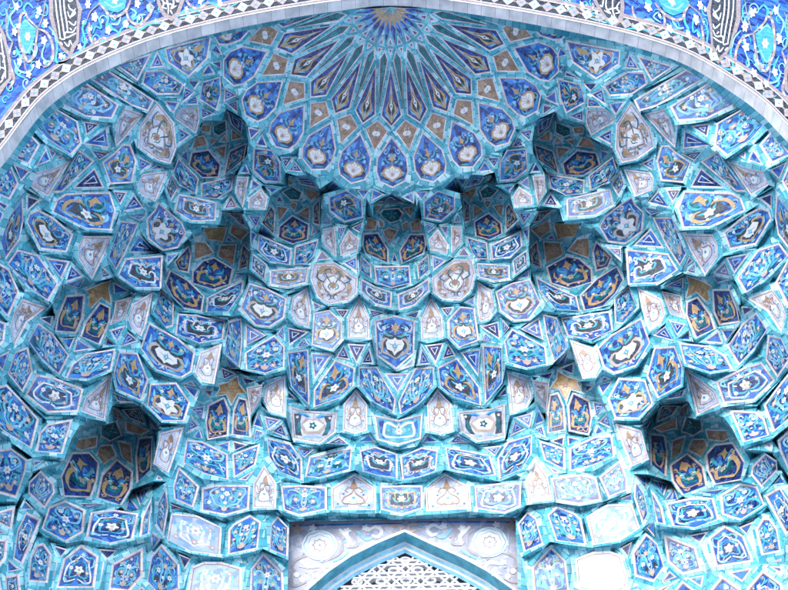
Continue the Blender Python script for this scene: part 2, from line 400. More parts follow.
def d_hood(p, rnd):
    p.ground('navy'); curls(p, rnd, 6, ('sea', 'turq', 'ochre'))
    p.mir(ring_pts(.3, .2, .25, .3, 8), 'cobalt'); p.blob(ring_pts(0, -.35, .35, .25, 10), 'sea')
    p.mstroke([(0, -.75), (.4, -.7), (.62, -.35), (.45, -.05), (.2, -.2)], .09, 'ochre')
    p.mstroke([(.1, .1), (.35, .3), (.35, .6)], .06, 'turq'); p.mstroke([(.6, -.3), (.8, .1), (.65, .4)], .05, 'ochre')
    p.mleaf((.1, -.3), (.45, -.1), .08, 'turq'); p.flower(0, -.3, .08, 'tan', 'umber', 6)
    p.blob([(0, .85), (.1, .6), (.22, .5), (.08, .42), (0, .15), (-.08, .42), (-.22, .5), (-.1, .6)], 'ochre'); p.mflower(.45, .05, .04, 'white', None)
def d_long(p, rnd):
    """narrow side panel: vine with ochre serpentine"""
    p.ground('cobalt'); curls(p, rnd, 4); p.blob(ring_pts(-.1, -.2, .5, .25, 9), rnd.choice(['navy', 'black', 'sea']))
    a = rnd.choice(['ochre', 'turq', 'ochre'])
    p.stroke([(-.3, .8), (.3, .55), (.35, .25), (-.35, .0), (-.3, -.3), (.3, -.45), (.1, -.8)], .1, a)
    p.stroke([(.4, .7), (-.4, .4), (-.2, .15), (.5, -.1), (.2, -.35), (-.5, -.6)], .07, 'sky')
    p.leaf((.1, .1), (.6, .3), .1, 'turq'); p.leaf((-.1, -.5), (-.6, -.3), .1, 'turq'); p.flower(.15, -.12, .09, 'white', 'tan', 5); p.flower(-.2, .5, .07, 'tan', 'umber'); p.flower(.3, -.62, .06, 'white', 'tan'); p.leaf((.3, -.3), (.7, -.2), .07, 'white')
def d_white(p, rnd):
    p.ground('pale'); curls(p, rnd, 7, ('tan', 'wash', 'brown', 'sky'))
    p.mir(ring_pts(.55, .2, .13, .2, 7), 'brown' if rnd.random() < .3 else 'wash')
    p.mstroke([(0, -.7), (.35, -.55), (.45, -.2), (.15, .05), (0, .3)], .035, 'umber', (.6, .6))
    p.blob([(0, -.55), (.25, -.42), (.32, -.2), (.1, .0), (0, .15), (-.1, .0), (-.32, -.2), (-.25, -.42)], 'white')
    p.mstroke([(0, .3), (.25, .5), (.45, .3), (.3, .15)], .035, 'umber', (.6, .6)); p.mstroke([(.45, -.4), (.7, -.1), (.6, .3)], .03, 'tan')
    p.blob([(0, .9), (.1, .65), (.2, .5), (.06, .4), (0, .3), (-.06, .4), (-.2, .5), (-.1, .65)], 'brown')
    p.flower(0, -.22, .055, 'turq', 'umber', 5); p.mflower(.62, -.5, .035, 'cobalt', None); p.mflower(.5, .05, .03, 'cobalt', None); p.mleaf((.3, -.75), (.65, -.6), .07, 'sky')
    p.mflower(.35, .6, .03, 'sky', None)
def d_medal(p, rnd):
    """brown and white panel with a lobed medallion"""
    p.ground('pale'); curls(p, rnd, 8, ('tan', 'umber', 'brown', 'sea')); p.blob([(-.85, .2), (-.6, .75), (0, .92), (.6, .75), (.85, .2), (.4, .45), (0, .5), (-.4, .45)], 'brown')
    p.mir(ring_pts(.72, -.2, .12, .3, 8), 'brown')
    p.mstroke([(0, .4), (.3, .2), (.55, -.1), (.35, -.45), (0, -.65)], .03, 'umber', (1, 1))
    p.blob([(0, .38), (.26, .17), (.45, -.1), (.3, -.4), (0, -.58), (-.3, -.4), (-.45, -.1), (-.26, .17)], 'white')
    p.mstroke([(.05, -.1), (.2, .15), (.4, .5), (.25, .72), (.08, .6)], .04, 'sea'); p.mstroke([(.45, .0), (.75, .2), (.65, .5)], .04, 'sea'); p.mstroke([(.1, -.4), (.25, -.2), (.15, 0)], .03, 'sea')
    p.mstroke([(.3, -.6), (.7, -.55), (.8, -.2)], .035, 'tan'); p.flower(0, -.12, .1, 'brown', 'umber', 8); p.flower(0, .62, .06, 'tan', 'umber', 4); p.mflower(.5, -.68, .035, 'umber', None); p.mflower(.6, .3, .04, 'white', 'tan'); p.flower(0, -.75, .04, 'umber', 'white')
def d_tri(p, rnd):
    e = min(.022, p_inr(p)*.25)
    p.ground('cobalt' if rnd.random() < .6 else 'navy', edge=min(.013, e), line=min(.005, e*.4))
    if p.size > .075:
        q = inset(p.inner, p.size*.2); r = inset(p.inner, p.size*.25)
        if abs(area2(q)) > 1e-5 and inside(p.o, q) and inside(p.o, r):
            p.shape(q, 'white'); p.shape(r, 'navy')
def p_inr(p):
    o = (sum(q[0] for q in p.poly)/len(p.poly), sum(q[1] for q in p.poly)/len(p.poly)); return min(segd(o, p.poly[i-1], p.poly[i]) for i in range(len(p.poly)))
def d_kite(p, rnd):
    p.ground('brown', edge=.011, line=.005); p.mir(ring_pts(.3, .3, .2, .12, 6), 'tan')
    p.mleaf((.2, -.2), (.7, -.5), .12, 'umber'); p.leaf((0, .3), (0, .8), .12, 'umber'); p.flower(0, 0, .27, 'ochre', None, 4); p.flower(0, 0, .2, 'umber', None, 8); p.flower(0, 0, .15, 'tan', 'black', 5)
def d_ochre(p, rnd):
    """fan kite of the crown: brown field, white disc, little grey arms"""
    p.ground('brown', edge=.014, line=.006)
    for a in range(6):
        t = a*math.pi/3; p.leaf((.1*math.cos(t), .1*math.sin(t)), (.62*math.cos(t), .62*math.sin(t)), .12, ['umber', 'sky', 'tan'][a % 3])
    p.mflower(.5, -.15, .05, 'wash', None); p.flower(0, .65, .05, 'ochre', None, 4)
    p.flower(0, 0, .24, 'umber', None, 4, .5); p.flower(0, 0, .2, 'white', None, 2); p.stroke([(-.1, -.22), (0, 0), (.1, .22)], .03, 'umber')
def d_petal(p, rnd):
    p.ground('cobalt'); p.mir(ring_pts(.4, -.55, .35, .3, 9), 'navy'); curls(p, rnd, 4, ('turq', 'sky')); p.mir(ring_pts(.32, .2, .25, .16, 9), 'navy'); p.mir(ring_pts(.6, -.2, .15, .2, 8), 'navy')
    p.blob([(0, .9), (.15, .6), (0, .45), (-.15, .6)], 'navy')
    p.mir([(.08, .12), (.3, .12), (.5, .38), (.42, .6), (.36, .3), (.2, .25)], 'turq'); p.mir([(.5, .1), (.72, -.05), (.75, .2), (.62, .25)], 'sky')
    p.blob([(0, .0), (.14, -.08), (.45, -.15), (.62, -.4), (.45, -.62), (.2, -.72), (0, -.82), (-.2, -.72), (-.45, -.62), (-.62, -.4), (-.45, -.15), (-.14, -.08)], 'ochre')
    p.blob([(0, -.02), (.1, -.16), (.36, -.24), (.46, -.42), (.3, -.6), (0, -.7), (-.3, -.6), (-.46, -.42), (-.36, -.24), (-.1, -.16)], 'white')
    for t in range(5):
        a = math.pi*(.1+t*.2); p.stroke([(.08*math.cos(a), -.45+.08*math.sin(a)), (.34*math.cos(a), -.42+.3*math.sin(a))], .012, 'umber', (1, 1))
    p.flower(0, -.46, .07, 'tan', 'umber', 6)
    p.blob([(0, .5), (.06, .36), (.17, .3), (.06, .24), (0, .1), (-.06, .24), (-.17, .3), (-.06, .36)], 'ochre')
    p.mleaf((.1, -.9), (.6, -.75), .07, 'turq'); p.mir(ring_pts(.3, .42, .09, .07, 6), 'navy'); p.flower(0, .05, .03, 'ochre', None, 4)
def d_spear(p, rnd):
    p.ground('navy', edge=.013, line=.005)
    p.blob([(0, .9), (.25, .3), (.55, -.2), (.5, -.6), (0, -.9), (-.5, -.6), (-.55, -.2), (-.25, .3)], 'ochre')
    p.blob([(0, .45), (.22, .1), (.34, -.2), (.22, -.5), (0, -.62), (-.22, -.5), (-.34, -.2), (-.22, .1)], 'black')
    p.mir([(.4, -.85), (.7, -.6), (.7, -.3), (.45, -.5), (.2, -.7)], 'cobalt'); p.mleaf((.1, -.8), (.45, -.6), .09, 'sky')
    p.blob([(0, .35), (.1, .05), (.16, -.15), (0, -.4), (-.16, -.15), (-.1, .05)], 'white'); p.flower(0, -.12, .045, 'black', 'white', 4); p.stroke([(0, -.4), (0, -.75)], .04, 'sky'); p.stroke([(0, .3), (0, .65)], .04, 'sky')
def d_plain(p, rnd): p.ground('sea', edge=.011, line=.005); p.mstroke([(0, -.6), (.4, 0), (0, .6)], .02, 'turq'); 
def d_sea(p, rnd):
    p.ground('sea', edge=.012, line=.005)
    for a in range(5):
        t = a*math.pi*.4+1.57; p.leaf((0, 0), (.85*math.cos(t), .85*math.sin(t)), .16, 'black' if a % 2 else 'sea'); p.leaf((.2*math.cos(t+.6), .2*math.sin(t+.6)), (.7*math.cos(t+.6), .7*math.sin(t+.6)), .1, 'turq')
    p.flower(0, 0, .12, 'sea', 'tan', 5)
def d_star(p, rnd): p.ground('gold', edge=.009, line=.005); p.mleaf((.1, 0), (.6, .3), .1, 'umber'); p.flower(0, -.1, .14, 'umber', 'tan', 5); [p.stroke([(0, 0), (.9*math.cos(a), .9*math.sin(a))], .02, 'umber', (1, 1)) for a in (1.57, .3, 2.84, 3.9, 5.5)]
def d_cyan(p, rnd):
    p.ground('turq'); p.mir(ring_pts(.8, .1, .12, .6, 8), 'cobalt'); p.mir(ring_pts(.35, .8, .2, .1, 8), 'cobalt')
    p.mstroke([(0, -.6), (.5, -.5), (.75, -.1), (.5, .35), (.2, .25), (.1, .55)], .085, 'white'); p.blob(ring_pts(0, -.1, .35, .3, 10), 'sky')
    p.flower(0, -.12, .11, 'white', 'tan'); p.mleaf((.3, -.8), (.75, -.6), .09, 'sky'); p.mflower(.5, .0, .05, 'sky', None); p.flower(0, .65, .06, 'white', 'cobalt')
def d_yellowlily(p, rnd):
    p.ground('pale'); p.mir([(.55, -.6), (.85, -.5), (.85, .5), (.6, .6), (.7, 0)], 'black'); p.mir(ring_pts(.5, .6, .2, .15, 8), 'cobalt')
    p.mir(ring_pts(.72, -.1, .13, .35, 8), 'sea')
    p.blob([(-.65, 0), (-.4, .42), (0, .5), (.4, .42), (.65, 0), (.45, -.45), (0, -.55), (-.45, -.45)], 'tan')
    p.blob([(0, .36), (.25, .4), (.52, .05), (.32, -.3), (0, -.38), (-.32, -.3), (-.52, .05), (-.25, .4)], 'white'); p.flower(0, .0, .1, 'sea', 'white', 5)
    p.mleaf((.1, -.75), (.6, -.7), .08, 'sky'); p.mstroke([(.2, .6), (.5, .75), (.75, .5)], .05, 'turq'); p.mflower(.7, .35, .04)
def d_wash(p, rnd):  # pale ground paints the overexposure of these cells into their colour
    p.ground('wash'); p.mir(ring_pts(.4, -.2, .2, .25, 8), 'pale')
    for s_ in (.25, .5): p.mstroke([(0, -.75), (s_, -.3), (s_*1.2, .2), (s_*.8, .6)], .06, 'white')
    p.mstroke([(0, .2), (.5, .4), (.75, .1), (.55, -.15)], .06, 'sky'); p.flower(0, .2, .12); p.mflower(.5, .4, .07); p.mflower(.65, -.4, .07, 'tan', 'white'); p.flower(0, -.5, .08, 'tan', 'white')
    p.mleaf((.2, -.1), (.6, .0), .1, 'pale')
DRAW = dict(B=d_scroll, Q=d_lily, L=d_black, M=d_wide, D=d_hood, W=d_white, V=d_white, X=d_medal, T=d_tri, O=d_kite, K=d_sea, S=d_star, C=d_cyan, Y=d_yellowlily, Y2=d_wash, o=d_ochre, p=d_petal, n=d_spear, k=d_plain, r=d_ray, s=d_point)
for _k in list(DRAW): pass
PANELS = """
L - 330.8,198.7 346.1,192.6 362.3,200.3 361.9,216.6 344.6,222.3 330.8,210.5
T - 359.7,191.4 368.8,190.2 363.8,198.7
T - 373.1,190.2 381.6,194.2 372.5,199.3
*T n0 378.6,202 391.8,197.1 405.6,202
O n0 375.5,206 382.7,205.6 376.8,212.1
O n0 378.8,219.2 380.4,219 384.1,222.7 383.3,226.4 380,225.9
O n0 369.4,219.6 377.6,220.7 375.5,228.8 367,229.8
*O n0 383.7,230.8 388.8,228.8 394.3,231.8 388.8,243.4
*K n0 380,213.5 383.7,208.9 398.3,208.9 402.4,213.5 398.3,218.6 390.8,221.1 383.7,218.6
D n0 364.4,234.9 377.6,233.3 386.7,250.1 387.1,260.9 367.4,251.2 363.8,245.1
B n0 361.7,256.8 369.4,266.4 370.5,276.6 362.3,269.4
*B n0 375.5,267.8 407.7,267.4 408.5,281.2 391.4,285.7 376.6,281.6
M - 361.7,279.9 375.5,286.4 389.8,293.5 390.8,307.2 375.5,303.7 362.3,290.5
T - 327.2,215 330.8,223.7 323.7,223.7
T - 337.9,227.2 344.6,227.8 340.6,237.9
T - 354.2,227.8 361.7,223.1 359.3,231.2
W - 323.7,229.8 334.9,227.2 335.9,255.2 323.7,245.1
W - 349.1,231.8 357.7,240 357.7,251.6 341,255.6 340.4,246.1
T - 322.1,250.1 327.2,257.7 316.6,259.3
T - 345.1,262.9 355.2,258.3 355.2,269
X - 312.1,278.3 314.6,265.1 333.9,263 356.8,279.3 356.2,292.5 347.1,299.6 328.8,303.7 318.6,296.6
T - 314.2,303.1 320.7,306.4 315,308.8
T - 339,311.2 346.1,311.2 343,316.9
V - 358.9,301.7 367.4,319 367.4,336.2 350.1,336.2 350.1,319
T - 372.5,311.8 383.7,313.3 373.5,316.5
Q - 314.6,313.9 328.8,312.4 340.6,322 340.2,338.3 332.4,348.6 313.5,343.4
*Q - 375.5,321 394.9,316.5 414.6,321 414.2,353.5 396.3,366.7 376.6,355.5
T - 343.4,348.4 347.1,357.6 339.4,356
T - 350.1,345.8 362.9,346.6 356.2,359.6
T - 369,350.5 370.5,361.2 364.4,361.6
*T - 388.8,375.4 406.4,374.8 397.5,388.2
T - 313.5,355.1 329.8,355.5 315.6,375.9
L - 290.2,354.1 306,352 308.5,403.3 291.2,386.6
L - 335.9,362.2 352.2,369.3 351.6,385.6 341,397.8 314.6,405.9 316.2,390.7
B - 361.3,369.3 375.5,369.3 394.9,399.8 394.3,412 375.5,403.3 361.3,383.5
Y - 292.6,409.4 303.4,413 334.5,415.1 333.3,431.3 319.6,442.5 292.6,439.4
V - 355.6,393.1 364.4,404.9 365,428.3 355.2,432.9 345.1,428.3 346.1,404.9
*C - 376.6,417.5 397.9,420.1 420.3,416.5 420.7,439 398.9,444.1 377.6,440.1
T - 288.5,391.7 295.2,398.8 288.5,397.8
T - 325.7,443.5 339,436.8 345.1,442.5
T - 362.3,441.1 369,436.8 374.1,441.5
T - 297.3,447.6 312.1,450 304.4,456.3
B - 309.7,457.5 349.8,450.3 349.8,468.8 318.2,477.7 306.9,475
M - 362.1,452.4 374.8,448.9 396.3,455.1 396.3,476.7 378.2,475.6 362.8,470.5
B - 283.3,488.3 301.1,486.6 324.4,489.3 324.4,507.5 299.4,515.4 283.3,509.9
W - 333.7,489.3 354.2,477 373.1,489.3 373.1,507.5 333.7,507.5
*M - 382.6,488.3 401.1,485.9 420.3,487.6 420.3,506.5 402.2,512 383.3,507.5
B - 204,489.9 216.6,487.3 248.1,487.3 247.1,507.6 225.7,513.3 201.8,510.3
V - 264.4,468.4 273.9,484.2 275.1,506.6 254.2,507 255.6,484.2
B - 179.6,470.4 196.9,487.3 193.4,507.6 176.6,498.1 175.5,486.3
Y2 - 172.5,515.1 195.9,517.8 219.3,529 218.2,552.9 190.8,551.3 169.4,538.1
B - 234.9,525.9 250.1,517.8 258.3,522.9 257.7,548.3 228.2,553.8 230.8,531
B - 273.5,524.9 277.6,519.8 286.5,529 285.7,553.4 271.5,548.3
Y2 - 190.2,592 194.2,568.6 204.4,564.5 220.7,564.5 239,569.6 239,592 220.7,600.1 192.2,597.1
B - 263.4,556.8 280.6,573.7 281.6,596 265.4,602.1 252.2,598.1 253.2,569.6
T - 181,556.4 188.1,559.9 185.1,565.5
V - 268.8,386.2 285.3,376.4 284.7,415.5 269.4,410.6 266.4,400.8
W n3 247.1,388 258.9,387.4 257.3,398.8 250.1,416.1
S n3 221.7,385.6 228.8,383.5 237.9,375.4 235.9,384.6 247.1,393.7 235.9,389.6 231.8,403.9 228.4,389.6 216.6,395.7 223.7,388.6
D n3 208.5,405.3 223.7,398.2 227.8,411 226.8,434 208.9,438 206.4,421.2
D n3 239,398.2 247.1,399.2 250.1,417.1 250.1,436 233.3,433.4 234.9,411
T n3 223.1,369.3 236.5,374 225.1,377.4
T n3 243,378.5 252.8,380.9 246.1,383.5
T - 257.7,415.5 261.3,426.8 253.6,425.2
T - 266.4,418.5 279.2,420.5 268.4,428.9
T - 281.6,425.6 285.7,436 272.9,431.3
T - 256.2,430.7 261.3,432.7 254.4,439
T - 192.6,421.6 197.3,426.2 190.2,429.3
T - 199.3,431.7 202.4,438.4 195.2,436.4
T - 195.2,409.4 204.4,406.3 202.4,417.7
T - 218.6,444.9 227.8,443.5 227.8,449.2
T - 234.5,442.9 246.1,444.9 234.9,449.6
B - 188.4,442.1 202.1,441.4 226.1,455.1 226.1,476.7 205.5,471.5 185.7,460.9
B - 233.6,455.1 257.6,446.5 253.5,463 235.4,474.6
B - 269.2,440.4 290.8,443.8 301.1,460.2 300.4,477.7 280.6,469.8 271,455.1
B - 247.2,353.9 274.2,336.6 282.3,347.4 281.9,365.3 265.1,372.2 245.7,369.4
L - 121.1,354.1 135.9,355.1 146.7,380.5 140.6,399.4 118.2,389.2 116,372.4
Q - 151.2,385 175.5,384.2 187.7,402.9 183.3,419.7 162.7,421.2 147.5,405.3
Q - 149.2,322.6 177.3,339.3 192.5,353.5 189.4,370.8 181.3,377.5 156.9,369.8 143.1,347.4
V - 202,354.1 219.9,346.3 214.2,384.2 202,380.5 197.3,372
V - 162.3,434.8 181.2,429.3 174.5,449.6 167.4,469.5 155.6,462.8
V - 87.4,398.8 109.8,377.4 105.3,420.7 82.7,411
T - 116.2,396.4 134.5,402.9 118.6,399.8
T - 149.1,420.1 158.3,428.3 154.8,429.7
D n4 73.7,454.1 89.1,452.4 97.6,463.7 95.9,480.8 89.8,494.8 66.8,493.8 64.1,475.6
D n4 116.5,459.2 131.9,472.2 128.5,487.6 120.6,502.4 99.3,495.5 102.8,475.6
D n4 138.7,438.6 150.1,438.6 148.3,468.1 137.7,479.8 137,455.1
O n4 101.1,446.5 111.3,444.8 115.8,455.1 104.5,461.9 99.3,453.4
O n4 118.9,442.1 128.5,446.5 131.9,463 123.3,456.8
O n4 80.5,441.4 97,436.9 95.2,445.8 82.2,451 77.4,447.6
O n4 126.8,422.5 147.3,431.1 140.5,434.5 128.5,429.4
D n4 121.6,409.5 137,411.2 143.9,423.6 130.2,417.4
O n4 114.8,409.5 119.2,410.6 122.6,418.4 116.5,417.4
K n4 102.8,427.7 116.5,422.5 119.9,434.5 109.6,441.4 101.7,436.2
T n4 138.3,493.8 146.1,490.3 140,501.5
T n4 129.8,500.9 135.3,507.6 126.1,509.2
B - 27.9,394.1 38,377 53.9,379.9 80.9,390.7 77.7,410.6 48.8,410.6
B - 41.7,433.4 48.8,426.2 70.1,421.6 61,451.2 38.6,449.2
B - -8.1,390.7 5.7,387 18.3,400.2 36.2,420.1 30.1,445.1 12.2,435.4 -6.1,421.2
B - -6.9,453.4 10.3,450.6 24.7,460.9 23.3,471.2 14.7,495.5 -6.9,489.3
B - 10.6,373.4 17.3,353.5 26.4,350.4 30.5,372 22.4,389.2
B - 30.9,341.3 39,325.5 51.8,333.2 66.7,355.5 59,372.8 42.1,359.6
B - 66.5,377.5 73.6,365.7 87.4,355.5 113.4,350.9 109.8,367.3 87.4,377.5
B - 10.2,263 18.3,251.9 36.6,257 57.5,284.4 48.8,301.3 30.5,288.5
B - -2,264.5 8.1,270.2 16.9,292.5 8.1,313.5 -2,301.7
V - 23.4,301.7 43.3,307.8 25.4,321 15.5,342.3 11.8,327.1 16.3,312.9
B - -6.1,321 5.7,323.4 2,340.3 -6.1,349.4
T - 42.7,319.4 52.9,316.3 50.8,325.7
D n2 68.1,298 83.4,296 82.3,319 75.2,330.7 56.3,330.7 59.4,316.9
D n2 99.6,302.1 109.8,308.2 110.4,321 99.6,342.9 82.7,334.8 85.8,321
S n2 89.4,305.7 93.5,294.6 87.8,290.9 99.6,287.4 110.8,280.3 105.7,288.5 111,303.1 101.6,293.5 91.5,307.8
W n2 116.3,302.1 129.7,299 122,317.5 109.2,325.5 114.3,312.9
T n2 113.8,282.4 125,290.1 116.3,290.5
V - 134.6,305.1 151,295.2 145.4,327.1 141.3,336.8 132.5,329.1 130.5,319
T - 112.8,331.6 122,328.5 116.9,338.9
T - 128.1,333.6 135.8,340.3 123.4,344
T - 106.7,337.7 113.4,344 104.9,345.4
T - 63,339.7 72.2,339.7 69.1,346
T - 78.7,341.7 89.4,348 76.6,349.4
V - 38,174.5 54.9,170 70.1,160.9 47.8,195.4 30.9,186.7
T - 29.9,198.9 36.6,200.9 27.9,210.3
L - 22,200.9 22.4,220.8 17.3,239.1 6.5,256.4 3.5,241.2 12.2,216.8
Q - 29.9,214.1 38,212.1 51.8,219.2 70.5,235.1 65.1,249.9 41.1,247.9 33.5,233 27,222.2
L - 66.1,195.8 87.4,194.8 108.4,194.8 113.4,210.7 109.4,227.5 87.4,226.5 54.3,210.7 59,200.5
T - 76.2,186.7 93.9,171.6 101,185.9
B - 61,181.6 80.3,153.6 90.9,161.3 61,190.4 51.8,192.8
T - 115.9,192.8 124,193.8 120.3,201.1
T - 134.2,198.5 140.3,206.6 126.4,209.2
T - 133.2,216.1 146.4,214.1 139.7,218.8
V - 84.8,238.5 108.4,238.5 103.3,251.3 92.5,279.2 79.7,259.4 80.7,247.3
T - 49.2,259.9 66.7,262.9 61,275.1
T - 72.2,268 79.9,275.7 68.5,279.4
B - 122.8,223.3 136.6,224.3 126.4,247.3 116.3,267 111.6,257.4 118.3,237.1
T - 140.3,236.1 153.5,251.3 131.1,251.3
M - 126.8,259.9 160.6,257.8 159.6,286.5 136.6,287.5 120.7,273.7
T - 102.7,268 110.4,275.7 103.1,277.7
Q - 158.3,201.5 165.1,211.1 181.3,223.3 184,233 178.3,247.9 163,250.9 148.2,239.1 147.2,219.2 154.9,211.1
W - 144.1,175.5 166.1,172.4 155.5,202.1 140,193.4 141.1,182.2
L - 171.2,175.1 175.6,188.3 171.2,200.1 168.5,188.3
M - 179.7,195.8 189.4,196.8 214.5,203.9 213.4,218.4 191.5,221.4 175.6,210.7
T - 231.1,197.9 236.2,206.2 226.4,206.6
W - 238.6,178.5 247,178.5 242.9,208.2 236.6,194.4
D n1 229.5,214.1 240.3,217.8 244.9,224.5 240.3,223.5
O n1 233.2,225.3 245.4,233 240.3,240.7 232.1,232.4
O n1 197.6,243.6 205.7,242.6 210.4,251.3 197,257
O n1 222,246.6 233.8,246.6 232.8,263.1 220.3,254.4
S n1 206.7,231 224.4,229.4 222,239.7 215.9,237.1 208.2,239.7
D n1 203.7,261.9 213.8,259.9 231.7,269.6 230.1,284.9 213.8,287.9 191.9,283.2 193.9,271.6
D n1 242.7,243.6 247.4,251.3 244.3,265.1 239.9,267.2
D n1 187.4,249.7 189,255.4 187.4,271 179.7,269.2 175.6,261.5
T - 168.5,255.8 176.8,253.8 168.5,261.1
D n1 167.5,282.8 171.6,273.6 187.4,280.7 202.3,296.6 200.2,308.4 185.4,305.3 173.6,294.6
M n1 209.2,298.6 222,290.9 241.9,282.4 240.3,292.1 227.1,308.4 208.2,309.4
B n1 161.4,293.9 171.8,302.7 171.8,324.6 167.1,325.7 155.3,310.8
M n1 179.7,316.3 196.6,318.3 222.6,323 220.6,336.8 199.6,339.9 176.6,332.8
B - 230.9,323.4 239.2,321.4 240.3,341.3 238.6,364.1 226.8,351.5
T - 246.8,325.5 262.4,335.2 247.2,342.9
Q - 249.2,282.8 267.1,288.9 284,299.6 281.9,316.5 269.1,325.7 255.9,324.6 243.1,306.8
V - 305.7,290.9 309.4,310.8 308.4,325.7 297.6,324.6 292.9,312.9 294.9,298.6
M - 271.6,271.6 306.3,269.6 305.3,282 287.4,287 271.6,283
T - 282.3,329.5 282.9,337.9 278.7,334.2
T - 290.5,330.5 305.3,332.6 290.9,341.9
T - 304.3,339.7 306.7,344 300,345
W - 261,189.7 266.7,198.5 265.7,209.2 248.2,208.2 250.2,198.5
T - 253.9,181.6 259,185.2 252.2,189.3
T - 268.1,188.3 277.9,188.7 271.2,193
T - 251.2,217.2 259.6,217.2 255.9,224.5
T n5 298,178.9 307.7,180.6 316.5,187.3 302.1,183.2
O n5 289.4,180.2 294.1,183.8 289.4,184.6
O n5 305.7,188.7 317.5,193.8 311.2,198.1 306.1,192.8
O n5 278.3,207 289,208 279.7,219.4
O n5 292.9,201.9 297.6,203.5 294.5,209.2 289.9,203.9
O n5 300,213.3 308.4,207 308.8,218.4
K n5 285.4,192.8 293.5,186.7 301.6,192.4 299.2,200.5 289.9,200.1
D n5 292.5,218.2 307.3,225.3 306.3,237.7 292.5,240.7 279.7,235.7 280.7,227.3
D n5 314.3,206.6 318.5,201.5 318.5,224.5 314.3,222.4
D n5 271.2,207 274.2,211.1 273.2,232 262.4,222.4
B n5 261.4,238.5 289,250.7 288,262.1 271.2,259 260.4,248.3
B n5 297.6,248.7 316.5,241.6 312.8,255 305.7,261.1 296,262.1
M - 253.9,255.8 265.7,265.5 264.6,279.4 253.9,267.6
W - 177.3,113.9 182.4,109.9 197.2,108.9 198.2,119.6 195.6,132.4 175.7,118.6
T - 167.5,102.8 176.3,103.8 173.2,112.1
T - 180.3,129.2 189.1,134.9 181.3,140.6
T - 188.9,99.7 195.6,97.7 196.2,103 186.8,104
T - 191.5,82.4 198.6,81.4 194.6,86.1
T - 185.8,88.5 193.1,92.2 182.8,101.8
T - 203.1,109.9 212.4,113.5 203.1,117.2
L - 203.7,82.4 220.6,76.3 219.6,94.2 215.5,108.1 201.1,99.3
T - 225.5,89.6 233.8,95.2 225.5,98.9
T - 230.5,104.8 235.8,102.8 236.2,110.1
T n6 229.1,113.5 239.7,122.1 241.7,133.9 232.2,123.7
O n6 231.6,129.2 242.9,137.9 231.6,140.6
O n6 203.7,126.1 211.4,125.1 210.4,132.4 203.1,131.4
O n6 198,138.3 203.7,136.3 206.4,144 194.2,146.7
O n6 211.2,138.3 217.5,139.4 212.2,143.6
O n6 225.1,134.3 228.1,141.6 221.4,140.6
O n6 215.3,148.5 225.7,146.5 224.6,158.9
K n6 213.3,126.1 225.1,122.1 226.7,130.8 219,135.9 213.3,133.3
D n6 192.9,153.6 207.8,151.6 219.6,165.4 218.5,176.2 203.7,175.1 189.9,164.4
D n6 229.5,151.6 244,145.5 240.9,157.3 224.4,173.9
B n6 179.3,161.7 196.2,179.6 195.2,192.4 182.4,183.3 176.7,169.4
B n6 203.1,185.1 231.8,178 229.7,187.7 216.9,196.5 201.1,197.5
L - 254.9,149.5 271.4,151.6 279.5,163.4 279.5,181.2 265.7,179.2 253.9,169.4
T - 281.4,157.7 289.7,158.7 286,165
T - 258,144.6 262.1,137.3 266.3,146.1
T - 247.8,127.2 257.2,130.8 250.9,138.5
T - 292.1,169.4 295.2,164.8 299.9,170.5
T - 245.4,165.8 249,172.5 241.7,172.5
X - 157.3,102.8 173.1,122.7 175.1,147.1 170.1,162.9 157.3,159.9 139.4,146.1 141.4,126.8
V - 125.7,110.9 142.6,114.6 123.7,139 116.2,146.7 115,134.9 120.7,119
T - 125.1,136.1 130.8,134.7 129,139.6
L - 122.7,144 129.4,145.5 134.5,161.3 130.4,181.2 110.9,183.3 103.4,162.3 114.6,153.2
T - 141.4,159.7 151.8,163.8 142.4,168.8
T - 95.7,152.6 110.1,153.6 99.7,158.9
T - 104.8,131.4 106.4,145.1 87.1,143
T - 84.5,122.1 98.9,124.1 87.5,131.4
B - 145.4,71.6 161.6,71.6 182.6,84.4 178.5,93.1 157.6,94.1 141.7,83.4
B - 88.5,75.6 103.7,70.1 153.5,100.6 148.4,111.4 131.2,105.3
B - 59,91.2 79.3,81 115.9,105.4 110.8,116.2 86.4,114.2 57.9,98.7
T - 157.6,55.3 161.6,65.1 150.9,67.1
Q - 167.7,49.8 211.5,35.6 205.4,57.5 189.1,73.8 170.2,61
B - 119,65.1 149.4,55.3 137.3,78.9
T - 213.2,50.2 216.7,44.7 221.1,53.9
T - 215.7,63.4 221.1,61.4 221.1,68.7
B - 35.6,121.7 50.8,105.4 76.2,122.1 79.3,142.6 71.2,151.8 47.8,139
B - 11.2,155.2 26.4,132.9 37.2,145.1 28.5,160.9
B - -6.1,173.5 8.7,163.8 16.9,183.7 9.1,196.5 -6.1,189.8
T - 14.6,164.8 28.1,171.5 21.3,179.2
B - 30.9,482.6 40.7,470.4 51.4,484.2 52.4,492.4 44.7,508.2 30.9,492.4
B - 48.8,506.6 65.1,502.9 84,510.7 81.3,530.6 66.1,539.7 44.1,527.5
B - 92.9,514.1 113.8,512.1 135.8,515.7 133.2,538.7 110.8,542.8 88.8,535.1
B - 26.8,514.1 39.2,520.2 21.8,561.1 15.7,557.4 19.7,531
B - -4.1,514.7 14.2,508 10.2,526.5 -4.1,518.8
B - 42.7,545.6 49.4,555.4 45.7,580.4 30.9,579.4 32.9,557.4 38.6,546.6
B - 81.3,547.7 96.2,557.4 92.5,585.5 59,585.5 65.1,559.4
B - 114.3,565.5 140.9,550.7 140.3,575.7 128.1,589.5 111.2,587.5
T - 25.4,500.9 32.1,508.6 23.8,507.6
T - 56.3,547.7 63.6,550.7 61,555
T - 102.1,550.7 113.4,551.7 107.7,556
